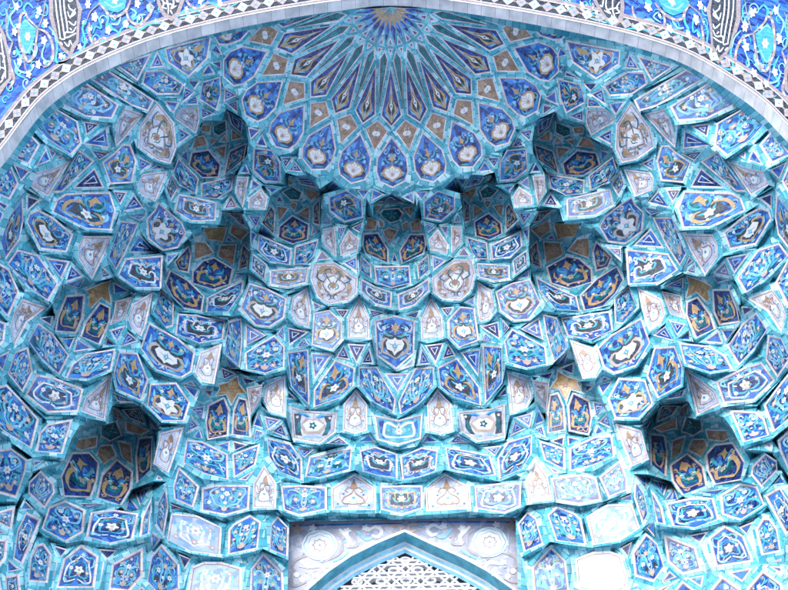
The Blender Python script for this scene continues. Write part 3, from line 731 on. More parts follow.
T - 9.6,561.9 16.3,568.6 10.6,569.2
B - -6.1,541.2 5.7,541.6 4.1,557.4 -6.1,571.6
B - 7.5,578.2 17.3,576.1 18.7,592 6.1,600.1
T - 80.3,503.5 101.6,503.9 89.4,506.6
B - 165.4,491.3 168,506.6 163.4,532.6 158.7,522.9 160.9,502.5
B - 150.7,501.5 147.7,532.6 139.6,536.5 144,518.8
B - 161.7,547.7 177.2,565.5 177.2,587.5 161.3,594 149.5,580.8 153.6,557.4
T - 171.9,505 181.2,508.2 171.9,509.2
T - 153.2,534.6 157.9,539.1 153.6,546.8
"""
LIPS = """
0.03 360.3,251.6 369.4,258.3 391.4,263.8
0.03 359.7,274.5 375.5,284.1 392,287.7
0.04 359.3,294.2 371.5,305.7 393.8,310.6
0.25 360.7,250.1 362.5,230.8 372.9,216.6 373.7,202.8 390.8,194.6
0.05 322.3,206.4 335.3,222.3 349.1,225.1 371.1,217
0.05 321.1,246.1 335.3,260.1 359.3,252.4
0.05 280,289.5 290.2,290.5 309.5,284.6 316.2,300.3 328.4,306.8 344.6,306.8 358.9,294.2
0.05 311.5,348.6 333.3,352.7 344.6,339.3 358.3,342.5 372.1,339.3 377.6,364.1 395.9,371.4
0.06 289.1,388.2 310.1,411 341,400.8 356.2,386.6 369.4,400.8 397.5,416.1
0.05 292.2,442.5 319.6,446.8 341,432.3 355.2,436.2 370.1,432.3 380,445.1 399.9,447.4
0.05 268.6,471.5 302.8,483.2 354.9,470.2 402.5,481.8
0.05 180,503.5 197.3,513.1 225.7,518 251.2,510.7 277.6,509.6 302.6,518.8
0.1 282.3,515 290.8,518.8 332.6,512 354.2,513.7 378.2,513.3 403.2,517.1
0.05 180,550.3 200.3,557.4 221.7,557.8 247.1,553.4 262.9,548.9 285.3,559.4
0.2 250.1,419.1 260.9,403.9 259.7,385 241,372 221.7,368.7
0.05 260.9,406.3 271.5,414.6 286.5,418.1 292.2,441.1
0.03 206.4,440.1 228.8,436.4 252.2,441.3
0.05 141,354.1 155.6,372.8 179.6,381.5 192.8,374.4 202,385.4 219.1,386.6
0.05 241,369.7 264.4,376 286.1,369.7 290.8,388 310.1,411
0.05 293.8,442.1 320.3,447.6
0.05 9.1,380.5 22.4,397.2 45.1,415.1 79.3,414.9 87.4,418.1 106.3,424.8
0.05 -4.1,427.3 31.5,453.7 61.6,457.7
0.05 31.5,347.4 42.3,363.3 62,380.3 87.4,382 111.8,371.8
0.05 -2,310.8 7.1,321
0.05 8.5,276.3 22.4,286.4 43.7,298.6 51.8,302.7
0.03 54.5,333.2 78.3,335.2 99.6,349 107.7,337.3
0.05 129.1,330.1 142.3,340.3 145.4,339.3
0.04 48.8,104 76.2,118.2 112.8,122.7
0.04 84.4,80.9 147,113.4
0.05 29.5,128.8 74.4,160.3
0.05 9.1,158.3 34.2,170.5
0.05 30.5,187.3 43.7,198.9
0.04 139.3,83.8 157.6,97.6 181.6,96.6
0.05 113.1,134.5 116.6,151.2
0.05 135.9,147.5 149.1,160.3 173.1,167
0.05 46.4,211.3 85.4,231 111.4,233
0.05 24.4,223.3 38.6,251.3 73.2,256.4 93.5,281.8
0.04 109.8,186.3 134.2,185.2 140.3,200.5 156.1,208.2
0.05 143.1,237.1 145.7,240.1 164,252.3 187,246.2
0.05 165.1,192 174.8,216.8 189.4,223.7 217.5,224.5
0.05 114.2,275.2 135.6,290.5 159.6,290.5
0.04 164.6,294.6 174.8,306.8 203.7,314.9 228.7,312.9
0.04 150.8,313.3 170.7,333.2 197.6,343.4 226.4,341.7
0.05 240.7,314.9 254.9,328.1 274.2,330.1 287.4,317.9 297.6,327.1 311.4,329.1
0.05 248.8,269.1 268.1,286.4 288.4,289.7 310.4,284
0.03 257.9,233 277.3,241.6 293.5,244.8 319.9,234
0.04 256.9,249.7 269.1,263.5 291.5,265.5 309.8,260.9
0.03 186.4,167.4 203.7,179.2 219,179.6 241.3,162.3
0.04 177.9,178.6 196.6,199.9
0.05 200,198.5 222,199.5 231.5,190.7 243.1,210.3 266.7,211.5
0.04 251.5,173.5 263.7,183.7 286.4,185.3
0.05 114.6,391.3 143,404.3 159.7,423.2 185.3,423.6
0.05 173.5,502.5 202,513.3 225.4,517.8
0.05 161.9,540.7 189.8,556 220.3,557.4
0.05 26.4,499.5 45.7,515.7
0.05 38.6,531 63,544.8 81.3,540.5 111.8,546 149.4,536.7
0.2 118.6,508.6 130.8,490.3 153.2,481.2
0.25 257.5,232 266.3,212.3 270.1,196.4 287.8,185.2 289.4,176.1 296.6,175.7 319.5,188.7 321.4,208.6 320.3,232
0.25 172.6,165 179.3,147.1 198.2,134.5 201.1,122.3 222,120.7 226.1,108.5 245.4,123.7 248.2,141 247.4,153.2 237.3,174.5
0.25 167.1,271.6 186.6,245.6 191.9,234 218.9,224.5 222.4,211.7 242.3,214.3 250.2,229 250.2,249.3 248.4,283.8
0.2 53.3,329.1 52.4,303.7 61,284.4
0.2 92.5,282.8 112.8,277.9 131.1,293.5
0.25 32.5,471.5 64.4,459.9 71.9,438 79.5,425.3 105.5,424.3 111.7,406.4 118.2,403.7 140.5,405.8 155.5,428.4 153.1,458.5
0.1 -6.9,501.3 16.4,505.1 30.8,472.9
"""
EXPOSURE = 1.75
rnd = random.Random(11)
# ------------------------------------------------------------------ left / right correspondence of the real, slightly irregular, building
PAIRS = [(345.6,208.7,439.9,208.7),(333.7,284,456,280.6),(358.3,320,431.3,320),(325.8,333.7,465.5,330.3),(266.9,308,513.5,301),(112.4,530.5,692,516.8),
(205.5,462,590,455),(224.4,501.3,576.2,489.3),(193.6,533.9,614,523.6),(248.4,535.6,564.2,527),(263,463.7,537.9,460.2),(104.5,424.3,697.9,419),
(155.9,424.3,646.5,422.5),(63.4,458.5,742.4,446.5),(20.5,504.8,785.2,479),(102.8,287.5,696.1,282.4),(112.5,232.8,680.7,230.3),(94.2,280.6,703,277.2),
(51.4,306.3,742.4,297.8),(161,232.7,627.6,224.1),(209,272,572.8,272),(164.4,354.3,624.2,349.2),(198.7,326.9,589.9,325.2),(209,362.9,586.5,357.7),
(159.3,131.9,635.6,134.4),(209,164.4,576.1,163.3),(113,149,678.2,149.7),(150.7,113,635.6,112.2),(166,82.2,625.4,83.3),(190,54.8,591.4,57.8),
(114.8,121.6,674.8,124),(75.4,159.3,722.4,159.9),(188.4,116.5,598.2,119),(308,426,487.8,424.3),(353.2,496.2,447.7,496.2),(302.8,497.9,499.8,496.2),
(328.5,461.9,470.7,460.2),(289,520.2,515.2,516.8),(292.5,231,488.8,227.5)]
class TPS:
    def __init__(s, src, dst, lam=2.0):
        s.p = np.array(src, float)/100; n = len(s.p)
        K = s.U(s.p[:, None]-s.p[None]); K += np.eye(n)*lam*.01
        P = np.hstack([np.ones((n, 1)), s.p]); A = np.zeros((n+3, n+3)); A[:n, :n] = K; A[:n, n:] = P; A[n:, :n] = P.T
        b = np.zeros((n+3, 2)); b[:n] = np.array(dst, float)
        s.c = np.linalg.solve(A, b)
    def U(s, d): r2 = (d**2).sum(-1); return r2*np.log(r2+1e-9)*.5
    def __call__(s, x, y):
        q = np.array([x, y])/100; k = s.U(s.p-q)
        return k@s.c[:-3]+s.c[-3]+s.c[-2]*q[0]+s.c[-1]*q[1]
def mir0(x, y):
    P = at(x, y, base_t(x, y)); return proj((-P.x, P.y, P.z))
_r = [mir0(a, b) for a, b, c, d in PAIRS]
tps = TPS(_r, [(c-r[0], d-r[1]) for (a, b, c, d), r in zip(PAIRS, _r)])
def mirror(x, y):
    m = mir0(x, y); d = tps(*m); return (m[0]+d[0], m[1]+d[1])

# ------------------------------------------------------------------ all panels of the vault, seen as outlines
panels = []      # dict(style, niche, side, poly)
for _x in range(-34, 285, 41):
    PANELS += 'B - ' + ' '.join('%g,%g' % (_x+a, b+(8 if _x > 130 else 0)) for a, b in ((-15, 660), (-15, 617), (0, 602), (15, 617), (15, 660)))+'\n'
for ln in PANELS.strip().split('\n'):
    f = ln.split(); c = f[0].startswith('*'); st = f[0].lstrip('*'); g = f[1]
    p = [tuple(map(float, a.split(','))) for a in f[2:]]
    panels.append(dict(st=st, g=g, side='C' if c else 'L', poly=p))
    if not c: panels.append(dict(st=st, g=g, side='R', poly=[mirror(*a) for a in p][::-1]))
# crown: rings of kites, spears and petals turning about the apex of the half dome
def ring_at(y):
    x = 388+(y-8)*.012; P = at(x, y, base_t(x, y)); return math.hypot(P.x, P.y-YF), P.z
RG = {k: ring_at(y) for k, y in dict(c0=8.7, m=20, a=30, b=45, a1=36, v1=60, v2=117, v3=131, v4=158, v45=173, v5=184, v6=191).items()}
def rp(k, deg):
    r, z = RG[k]; t = math.radians(deg); return (-r*math.sin(t), YF+r*math.cos(t), z)
def crown(st, pts, side, shrink):
    q = [proj(p) for p in pts]; s_ = 1
    q = inset(q, shrink, 2.2)
    if abs(area2(q)) < 6: return
    panels.append(dict(st=st, g='crown' if st != 'p' else '-', side=side, poly=q, crown=True))
for k in range(-6, 7):
    d = k*15; sd = 'C' if k == 0 else ('L' if k > 0 else 'R')
    crown('r', [rp('c0', d), rp('m', d-7.5), rp('a', d), rp('m', d+7.5)], sd, .12)
    crown('n', [rp('v1', d), rp('v2', d-7.5), rp('v3', d), rp('v2', d+7.5)], sd, 2.3)
    if abs(k) < 7: crown('p', [rp('v3', d), rp('v4', d-7.5), rp('v45', d-7.4), rp('v5', d-5.6), rp('v6', d), rp('v5', d+5.6), rp('v45', d+7.4), rp('v4', d+7.5)], sd, 2.6)
for k in range(-6, 6):
    d = k*15+7.5; sd = 'L' if k >= 0 else 'R'
    crown('s', [rp('m', d), rp('a', d-7.5), rp('b', d), rp('a', d+7.5)], sd, .12)
    crown('k', [rp('b', d+0), rp('v1', d-7.5), rp('v2', d), rp('v1', d+7.5)], sd, 2.3)
    crown('o', [rp('v2', d), rp('v3', d-7.5), rp('v4', d), rp('v3', d+7.5)], sd, 2.6)
for p in panels:
    if area2(p['poly']) < 0: p['poly'] = p['poly'][::-1]
    q = p['poly']; p['c'] = (sum(a[0] for a in q)/len(q), sum(a[1] for a in q)/len(q)); p['area'] = area2(q)
    p['bb'] = (min(a[0] for a in q), min(a[1] for a in q), max(a[0] for a in q), max(a[1] for a in q))

# the traced line is the inner side of the pale border: grow every outline a little where there is room
def near(q, r, skip=None):
    for i, p in enumerate(panels):
        b = p['bb']
        if b[0]-r < q[0] < b[2]+r and b[1]-r < q[1] < b[3]+r: yield i, polyd(q, p['poly'])
grown = []
raw = []
for ln in LIPS.strip().split('\n'):
    f = ln.split(); q_ = [tuple(map(float, a.split(','))) for a in f[1:]]
    raw += list(zip(q_, q_[1:])); q_ = [mirror(*a) for a in q_]; raw += list(zip(q_, q_[1:]))
for i, p in enumerate(panels):
    if p.get('crown'): grown.append(p['poly']); continue
    o = inset(p['poly'], -1., 1.6); g = []
    for k, v in enumerate(p['poly']):
        gap = min([dd for j, dd in near(v, 9) if j != i] or [9]); e = min(2.5, max(0, gap*.5-1.4), max(0, min(segd(v, a_, b_) for a_, b_ in raw)-2.2)) if p['g'] == '-' else min(3.2, max(0, gap*.5-1.5))
        g.append((v[0]+(o[k][0]-v[0])*e, v[1]+(o[k][1]-v[1])*e))
    grown.append(g)
for p, g in zip(panels, grown):
    p['poly'] = g; p['bb'] = (min(a[0] for a in g), min(a[1] for a in g), max(a[0] for a in g), max(a[1] for a in g)); p['area'] = area2(g)

# ------------------------------------------------------------------ ledges and rims (deeper side on the right hand of the chain)
lips = []
for ln in LIPS.strip().split('\n'):
    f = ln.split(); st = float(f[0]); p = [tuple(map(float, a.split(','))) for a in f[1:]]
    st = st*1.7 if st > .15 else st*1.25
    lips.append((st, p)); lips.append((st, [mirror(*a) for a in p][::-1]))
# petal feet
pet = []
for k in range(6, -7, -1):
    d = k*15; pet += [proj(rp('v5', d+7)), proj(rp('v6', d+2.5)), proj(rp('v6', d-2.5))]
pet.append(proj(rp('v5', -97)))
pet = [q for q in pet if q[1] > 60]
lips.append((.025, [(a[0], a[1]+1.5) for a in pet]))
def dens(p):
    o = [p[0]]
    for a, b in zip(p, p[1:]):
        n = max(1, int(math.dist(a, b)/14))
        o += [(a[0]+(b[0]-a[0])*i/n, a[1]+(b[1]-a[1])*i/n) for i in range(1, n+1)]
    return o
def near(q, r, skip=None):
    for i, p in enumerate(panels):
        b = p['bb']
        if b[0]-r < q[0] < b[2]+r and b[1]-r < q[1] < b[3]+r: yield i, polyd(q, p['poly'])
lipv = []      # dict(up, lo, st)
chains = []
for st, ch in lips:
    ch = dens(ch); ids = []
    for i, q in enumerate(ch):
        a = ch[max(i-1, 0)]; b = ch[min(i+1, len(ch)-1)]
        d = Vector((b[0]-a[0], b[1]-a[1])).normalized(); n = Vector((-d.y, d.x))
        want = 1.6+3.0*max(0, n.y)
        room = 7.5
        for j, dd in near(q, 9):
            c = panels[j]['poly']; m = min(c, key=lambda z: math.dist(z, q))
            if dd < room and (m[0]-q[0])*n.x+(m[1]-q[1])*n.y > 0: room = dd
        w = min(want, max(.6, room*.75))
        lo = (q[0]+n.x*w*.6, q[1]+n.y*w*.6+.4*w*(1 if n.y > 0.2 else 0))
        ids.append(len(lipv)); lipv.append(dict(up=q, lo=lo, st=st, n=n))
    chains.append(ids)
segs = [(lipv[a]['up'], lipv[b]['up']) for c in chains for a, b in zip(c, c[1:])]
sa = np.array([s[0] for s in segs]); sb = np.array([s[1] for s in segs])
def crosses(p, q):
    d = np.array(q)-np.array(p); e = sb-sa; f = sa-np.array(p)
    den = d[0]*e[:, 1]-d[1]*e[:, 0]; den = np.where(abs(den) < 1e-9, 1e-9, den)
    t = (f[:, 0]*e[:, 1]-f[:, 1]*e[:, 0])/den; u = (f[:, 0]*d[1]-f[:, 1]*d[0])/den
    return bool(((t > 0) & (t < 1) & (u >= -.02) & (u <= 1.02)).any())

# teal frame around every panel: outward to half the gap
for i, p in enumerate(panels):
    q = p['poly']; out = []
    o1 = inset(q, -1., 1.8)
    for k, v in enumerate(q):
        d = (o1[k][0]-v[0], o1[k][1]-v[1]); L = math.hypot(*d) or 1; d = (d[0]/L, d[1]/L)
        cap = 5.6 if p['area'] > 250 else 3.6; r = cap
        for t in (1.5, 3, 4.5, 6, 7.5, 9, 10.5):
            s_ = (v[0]+d[0]*t, v[1]+d[1]*t); hit = False
            for j, dd in near(s_, 3):
                if j != i and dd < .8: hit = True; break
            if hit: r = min(r, t/2-.25); break
        s_ = (v[0]+d[0]*cap*1.15, v[1]+d[1]*cap*1.15)
        if crosses(v, s_):
            for t in (.5, 1, 1.5, 2, 2.5, 3, 3.5, 4, 4.5, 5, 5.5, 6):
                if crosses(v, (v[0]+d[0]*t, v[1]+d[1]*t)): r = min(r, t-.7); break
        r = max(r, .35)
        out.append((v[0]+d[0]*r, v[1]+d[1]*r))
    p['ring'] = out

# ------------------------------------------------------------------ depths: every panel a true plane, 1/distance is linear over the outline
OFF = dict(D=.62, O=.85, K=.95, S=.8, C=.04)
def prior(p):
    x, y = p['c']; t = base_t(x, y)
    P = at(x, y, t)
    if p.get('crown'): k = 1.
    else: k = .38
    h = .12
    # shell normal (pointing into the room)
    z = P.z; dR = (float(Rz(z+h))-float(Rz(z-h)))/(2*h)
    rad = Vector((P.x, P.y-YF, 0)); L = rad.length or 1; rad /= L
    n = -(rad-Vector((0, 0, 1))*dR*k); n.normalize()
    off = 0
    if p['g'][0] == 'n': off = OFF.get(p['st'], .22) if p['g'] != 'n0' or p['st'] != 'B' else .1
    if p['g'] == 'n4': off *= 1.25
    if not p.get('crown') and p['st'] not in 'T': off += .02
    P = at(x, y, t+off)
    def w(q):
        r = Vector(ray(*q)); e = Vector((CX, 0, EYE)); den = r.dot(n); num = (P-e).dot(n)
        if abs(den) < .12 or num/den <= 0: return 1/(t+off)
        tt = num/den; return 1/max(t+off-.6, min(t+off+.6, tt))
    return w, 1/(t+off)
rows = []; cols = []; vals = []; rhs = []; nrow = 0
SC = 64.
def eq(terms, b, wt):
    global nrow
    for c, v in terms: rows.append(nrow); cols.append(c); vals.append(v*wt*SC)
    rhs.append(b*wt*SC); nrow += 1
def pl(i, q, s_=1.): 
    c = panels[i]['c']; return [(3*i, s_), (3*i+1, s_*(q[0]-c[0])/20), (3*i+2, s_*(q[1]-c[1])/20)]
NP = len(panels)
for i, p in enumerate(panels):
    w, w0 = prior(p); small = p['st'] == 'T'
    for q in p['ring']: eq(pl(i, q), w(q), (.12 if small else .4) if not p.get('crown') else 2.5)
    eq([(3*i, 1.)], w0, (.3 if small else 1.) if not p.get('crown') else 4.)
for i, p in enumerate(panels):
    for q in p['ring']:
        for j, dd in near(q, 7.5):
            if j <= i and False or j == i: continue
            if dd > 7.5: continue
            o = panels[j]
            if (p['g'] in ('n0','n1','n2','n3','n4','n5','n6')) != (o['g'] in ('n0','n1','n2','n3','n4','n5','n6')) and 'T' not in (p['st'], o['st']): wt = .5
            else: wt = 1.9
            m = min(o['ring'], key=lambda z: math.dist(z, q))
            tgt = m if math.dist(m, q) < 7 else q
            if crosses(p['c'], tgt) or crosses(q, o['c']): continue
            mid = ((q[0]+tgt[0])/2, (q[1]+tgt[1])/2)
            eq(pl(i, mid)+pl(j, mid, -1.), 0., wt)
NL = len(lipv)
for k, v in enumerate(lipv):
    c = 3*NP+k; up, lo, n = v['up'], v['lo'], v['n']
    eq([(c, 1.)], 1/(base_t(*up)-.03), .25)
    ratio = ray(*lo)[2]/ray(*up)[2]         # same height below and above the ledge
    best = None; bl = None
    for j, dd in near(up, 13):
        pc = min(panels[j]['poly'], key=lambda z: math.dist(z, up)); cc = panels[j]['c']
        side = (cc[0]-up[0])*n.x+(cc[1]-up[1])*n.y
        if side < 0 and dd < 13 and (best is None or dd < best[1]): best = (j, dd)
        if side > 0 and dd < 13 and (bl is None or dd < bl[1]): bl = (j, dd)
    if best: eq([(c, 1.)]+pl(best[0], up, -1.), 0., 2.)
    if bl:
        if v['st'] < .15: eq([(c, ratio)]+pl(bl[0], lo, -1.), 0. , 1.)
        else:
            t0 = base_t(*up); eq([(c, 1.)]+pl(bl[0], lo, -1.), 1/t0-1/(t0+v['st']), .8)
    if v['st'] < .15: pass
for (st, _), ch in zip([(lipv[c[0]]['st'], 0) for c in chains], chains):
    for a, b in zip(ch, ch[1:]):
        ra, rb = ray(*lipv[a]['up'])[2], ray(*lipv[b]['up'])[2]
        if st < .15: eq([(3*NP+a, 1/ra), (3*NP+b, -1/rb)], 0., 2.6)
        else: eq([(3*NP+a, 1.), (3*NP+b, -1.)], 0., .4)
NU = 3*NP+NL
A = np.zeros((NU, NU)); B_ = np.zeros(NU)
ri = np.array(rows); ci = np.array(cols); va = np.array(vals); rh = np.array(rhs)
order = np.argsort(ri, kind='stable'); ri, ci, va = ri[order], ci[order], va[order]
st_ = np.searchsorted(ri, np.arange(nrow)); en = np.append(st_[1:], len(ri))
for r in range(nrow):
    c = ci[st_[r]:en[r]]; v = va[st_[r]:en[r]]
    A[np.ix_(c, c)] += np.outer(v, v); B_[c] += v*rh[r]
A += np.eye(NU)*1e-6
sol = np.linalg.solve(A, B_)
def wplane(i, q): return sum(sol[c]*v for c, v in pl(i, q))
def P3(q, w):
    return at(q[0], q[1], 1/w)
def clampw(q, w):
    t0 = base_t(*q); return 1/min(max(1/max(w, .02), t0-.45), t0+1.5)

# ------------------------------------------------------------------ watertight surface between the panels
V2 = []; W = []; F = []; tag = []
def addv(q, w): V2.append(Vector(q)); W.append(w); return len(V2)-1
edges = []
for i, p in enumerate(panels):
    a = [addv(q, clampw(q, wplane(i, q))) for q in p['poly']]; b = [addv(q, clampw(q, wplane(i, q))) for q in p['ring']]
    F.append(a); tag.append(('in', i, 0)); n = len(a)
    for k in range(n): F.append([b[k], b[(k+1) % n], a[(k+1) % n], a[k]]); tag.append(('ring', i, k))
for k, v in enumerate(lipv):
    w = clampw(v['up'], sol[3*NP+k]); t = 1/w
    lo, up = v['lo'], v['up']
    tl = t*ray(*up)[2]/ray(*lo)[2]
    tl = max(tl, t+min(v['st'], .12)) if v['st'] < .15 else max(tl, t+v['st'])
    v['iu'] = addv(up, 1/t); v['il'] = addv(lo, 1/tl)
for ch in chains:
    for a, b in zip(ch, ch[1:]): edges += [(lipv[a]['iu'], lipv[b]['iu']), (lipv[a]['il'], lipv[b]['il'])]
WALL = [(289.2, 521.6), (403, 519.6), (515.6, 517.6), (520, 665), (286, 665)]
wi = [addv(q, 1/(base_t(*q)+.02)) for q in WALL]; F.append(wi); tag.append(('wall', -1, 0))
for gx in range(-70, 870, 47):
    for gy in list(range(-30, 0, 29))+[648]:
        pass
for x in range(-60, 861, 40):
    for y in (665,): 
        if not 280 < x < 525: addv((x, y), 1/(base_t(x, y)))
for y in range(120, 665, 40):
    for x in (-60, 850): addv((x, y), 1/base_t(x, y))
for x in range(-60, 861, 30):
    y = 2+((x-394)/394.)**2*150-34; addv((x, y), 1/(base_t(x, y)))
ov, oe, of, ovi, oei, ofi = delaunay_2d_cdt(V2, edges, F, 0, 1e-4, True)
OW = []
va2 = np.array([tuple(v) for v in V2]); wa2 = np.array(W)
for v, src in zip(ov, ovi):
    if src: OW.append(W[src[0]])
    else:
        d = ((va2-np.array(tuple(v)))**2).sum(1); k = np.argsort(d)[:3]; g = 1/(d[k]+.01); OW.append(float((wa2[k]*g).sum()/g.sum()))
P3D = [P3(tuple(v), w) for v, w in zip(ov, OW)]

# ------------------------------------------------------------------ which thing each panel belongs to
big = [i for i, p in enumerate(panels) if p['st'] not in 'T' and p['g'] == '-' and p['area'] > 160]
own = {}
for i, p in enumerate(panels):
    if p['g'] != '-': own[i] = (p['g'], p['side'] if p['g'] not in ('crown', 'n0') else 'C')
    elif i in big: own[i] = ('cell', i)
for i, p in enumerate(panels):
    if i in own: continue
    j = min(big, key=lambda b: polyd(p['c'], panels[b]['poly'])); own[i] = ('cell', j)
things = {}
for i, k in own.items(): things.setdefault(k, []).append(i)
def arch_y(x):
    return float(np.interp(x, [q[0] for q in ARCH], [q[1] for q in ARCH]))
ARCH = [(-60, 290), (-30, 218), (-14, 190), (0, 169), (10, 156), (39, 117), (61, 97), (87, 80), (127, 61), (160, 48.5), (200, 37), (250, 25.5), (300, 16.5), (345, 10), (389, 5.5), (440, 9.5), (500, 18.5), (550, 27.5), (600, 38), (645, 50), (690, 67), (740, 98), (765, 118), (788, 142), (805, 166), (830, 215), (855, 285)]
bufs = {k: Buf() for k in things}
def q2(v): return (v[0], v[1])
pc = np.array([p['c'] for p in panels])
for f, src in zip(of, ofi):
    kinds = [tag[s] for s in src]
    if any(k[0] in ('in', 'wall') for k in kinds): continue
    c = (sum(ov[v][0] for v in f)/len(f), sum(ov[v][1] for v in f)/len(f))
    if all(ov[v][1] < arch_y(ov[v][0])-5 for v in f): continue
    pts = [P3D[v] for v in f]
    ringk = [k for k in kinds if k[0] == 'ring']
    if ringk:
        _, i, k = ringk[0]; a, b = panels[i]['poly'][k], panels[i]['poly'][(k+1) % len(panels[i]['poly'])]
        L = math.dist(a, b) or 1; ex, ey = (b[0]-a[0])/L, (b[1]-a[1])/L
        uv = [(((ov[v][0]-a[0])*ex+(ov[v][1]-a[1])*ey)*.0098+(i*7+k)*.31, 0) for v in f]
    else:
        d = ((pc-np.array(c))**2).sum(1); near_ = np.argsort(d)[:8]
        i = int(min(near_, key=lambda j: polyd(c, panels[j]['poly'])))
        # bricks run along the longest edge of the filler
        m = max(range(len(f)), key=lambda z: (ov[f[z]]-ov[f[z-1]]).length)
        e = (ov[f[m]]-ov[f[m-1]]).normalized()
        uv = [((ov[v][0]*e.x+ov[v][1]*e.y)*.0098, 0) for v in f]
    nn = (pts[1]-pts[0]).cross(pts[2]-pts[0])
    if nn.dot(Vector((0, 0, EYE))-pts[0]) < 0: pts = pts[::-1]; uv = uv[::-1]
    pts, uv = clip_front(pts, uv)
    if len(pts) < 3: continue
    bufs[own[i]].add(pts, 'teal', uv)
    if not ringk and len(f) == 3:
        # larger leftovers between the cells carry a small pale-edged inlay of their own
        q2_ = [tuple(ov[v]) for v in f]; per = sum(math.dist(q2_[z], q2_[z-1]) for z in range(3)); inr = 2*abs(area2(q2_))/per
        if 3.2 < inr < 11 and c[1] < 596 and min(P3D[v].y for v in f) > YF+.02:
            pn = Panel([P3D[v] for v in f], Vector((0, 0, 1)), Vector((CX, 0, EYE)))
            for dd, mt, hh in ((.018, 'cream', .002), (.029, 'umber', .003), (.034, 'cobalt', .004)):
                g_ = inset(pn.poly, dd)
                if abs(area2(g_)) > 2e-4 and area2(g_)*area2(pn.poly) > 0 and all(inside(z, pn.poly) for z in g_): bufs[own[i]].add([pn.w(z, hh) for z in g_], mt)

# ------------------------------------------------------------------ labels
LOOK = dict(B='blue scrollwork tile cell', L='blue cell with a dark flower', Q='blue cell with a large white blossom', M='blue cell with curling wings',
            W='pale floral tile cell', V='narrow white vine cell', X='brown and white medallion cell', Y='pale cell with a big white flower', C='turquoise cell with white scrolls', Y2='blue cell painted pale as overexposed', p='blue petal cell with a white bud')
CAT = dict(B='tile cell', L='tile cell', Q='tile cell', M='tile cell', W='tile cell', V='tile cell', X='tile cell', Y='tile cell', C='tile cell', Y2='tile cell', p='petal cell')
KIND = dict(B='scrollwork_cell', L='flower_cell', Q='blossom_cell', M='winged_cell', W='pale_cell', V='vine_cell', X='medallion_cell', Y='lily_cell', C='turquoise_cell', Y2='overexposed_cell', p='petal_cell')
ORD = ['first', 'second', 'third', 'fourth', 'fifth', 'sixth', 'seventh', 'eighth', 'ninth', 'tenth', 'eleventh', 'twelfth', 'thirteenth']
def cen3(i): return P3(panels[i]['c'], clampw(panels[i]['c'], wplane(i, panels[i]['c'])))
cells = {}
for k, mem in things.items():
    if k[0] == 'cell':
        i = k[1]; p = panels[i]; P = cen3(i)
        tier = 0 if p['st'] == 'p' else 1+int(max(0, (11.2-P.z)/.55))
        cells.setdefault((p['st'], p['side'], tier), []).append((abs(P.x) if p['st'] != 'p' else abs(math.atan2(P.x, P.y-YF)), k))
lab = {}
tiers = sorted({k[2] for k in cells if k[2] > 0}); tn = {t: i for i, t in enumerate(tiers)}
for (st, sd, tier), L in cells.items():
    L.sort(key=lambda z: z[0])
    for n, (_, k) in enumerate(L):
        if st == 'p': lab[k] = 'blue petal cell with white bud straight below the sunburst' if sd == 'C' else 'blue petal cell with white bud, %s %s of the central petal' % (ORD[n], 'left' if sd == 'L' else 'right')
        elif sd == 'C': lab[k] = LOOK[st]+' on the centre line, %s tier below the petals' % ORD[tn[tier]]
        else: lab[k] = LOOK[st]+', %s %s of centre, %s tier below petals' % (ORD[n], 'left' if sd == 'L' else 'right', ORD[tn[tier]])
HOOD = dict(n0='deep central hood below the middle petal of the sunburst crown', n5='deep shaded hood beside the central hood, on its %s', n6='uppermost deep round hood on the %s side, under the outer petals',
            n1='wide deep hood with ochre kites, halfway down on the %s', n2='far %s hood with a brown ochre star and two dark panels', n3='%s hood with ochre star, just above the window corner', n4='large darkest hood low on the %s, navy and ochre panels')
UP = Vector((0, 0, 1)); EYEP = Vector((CX, 0, EYE))
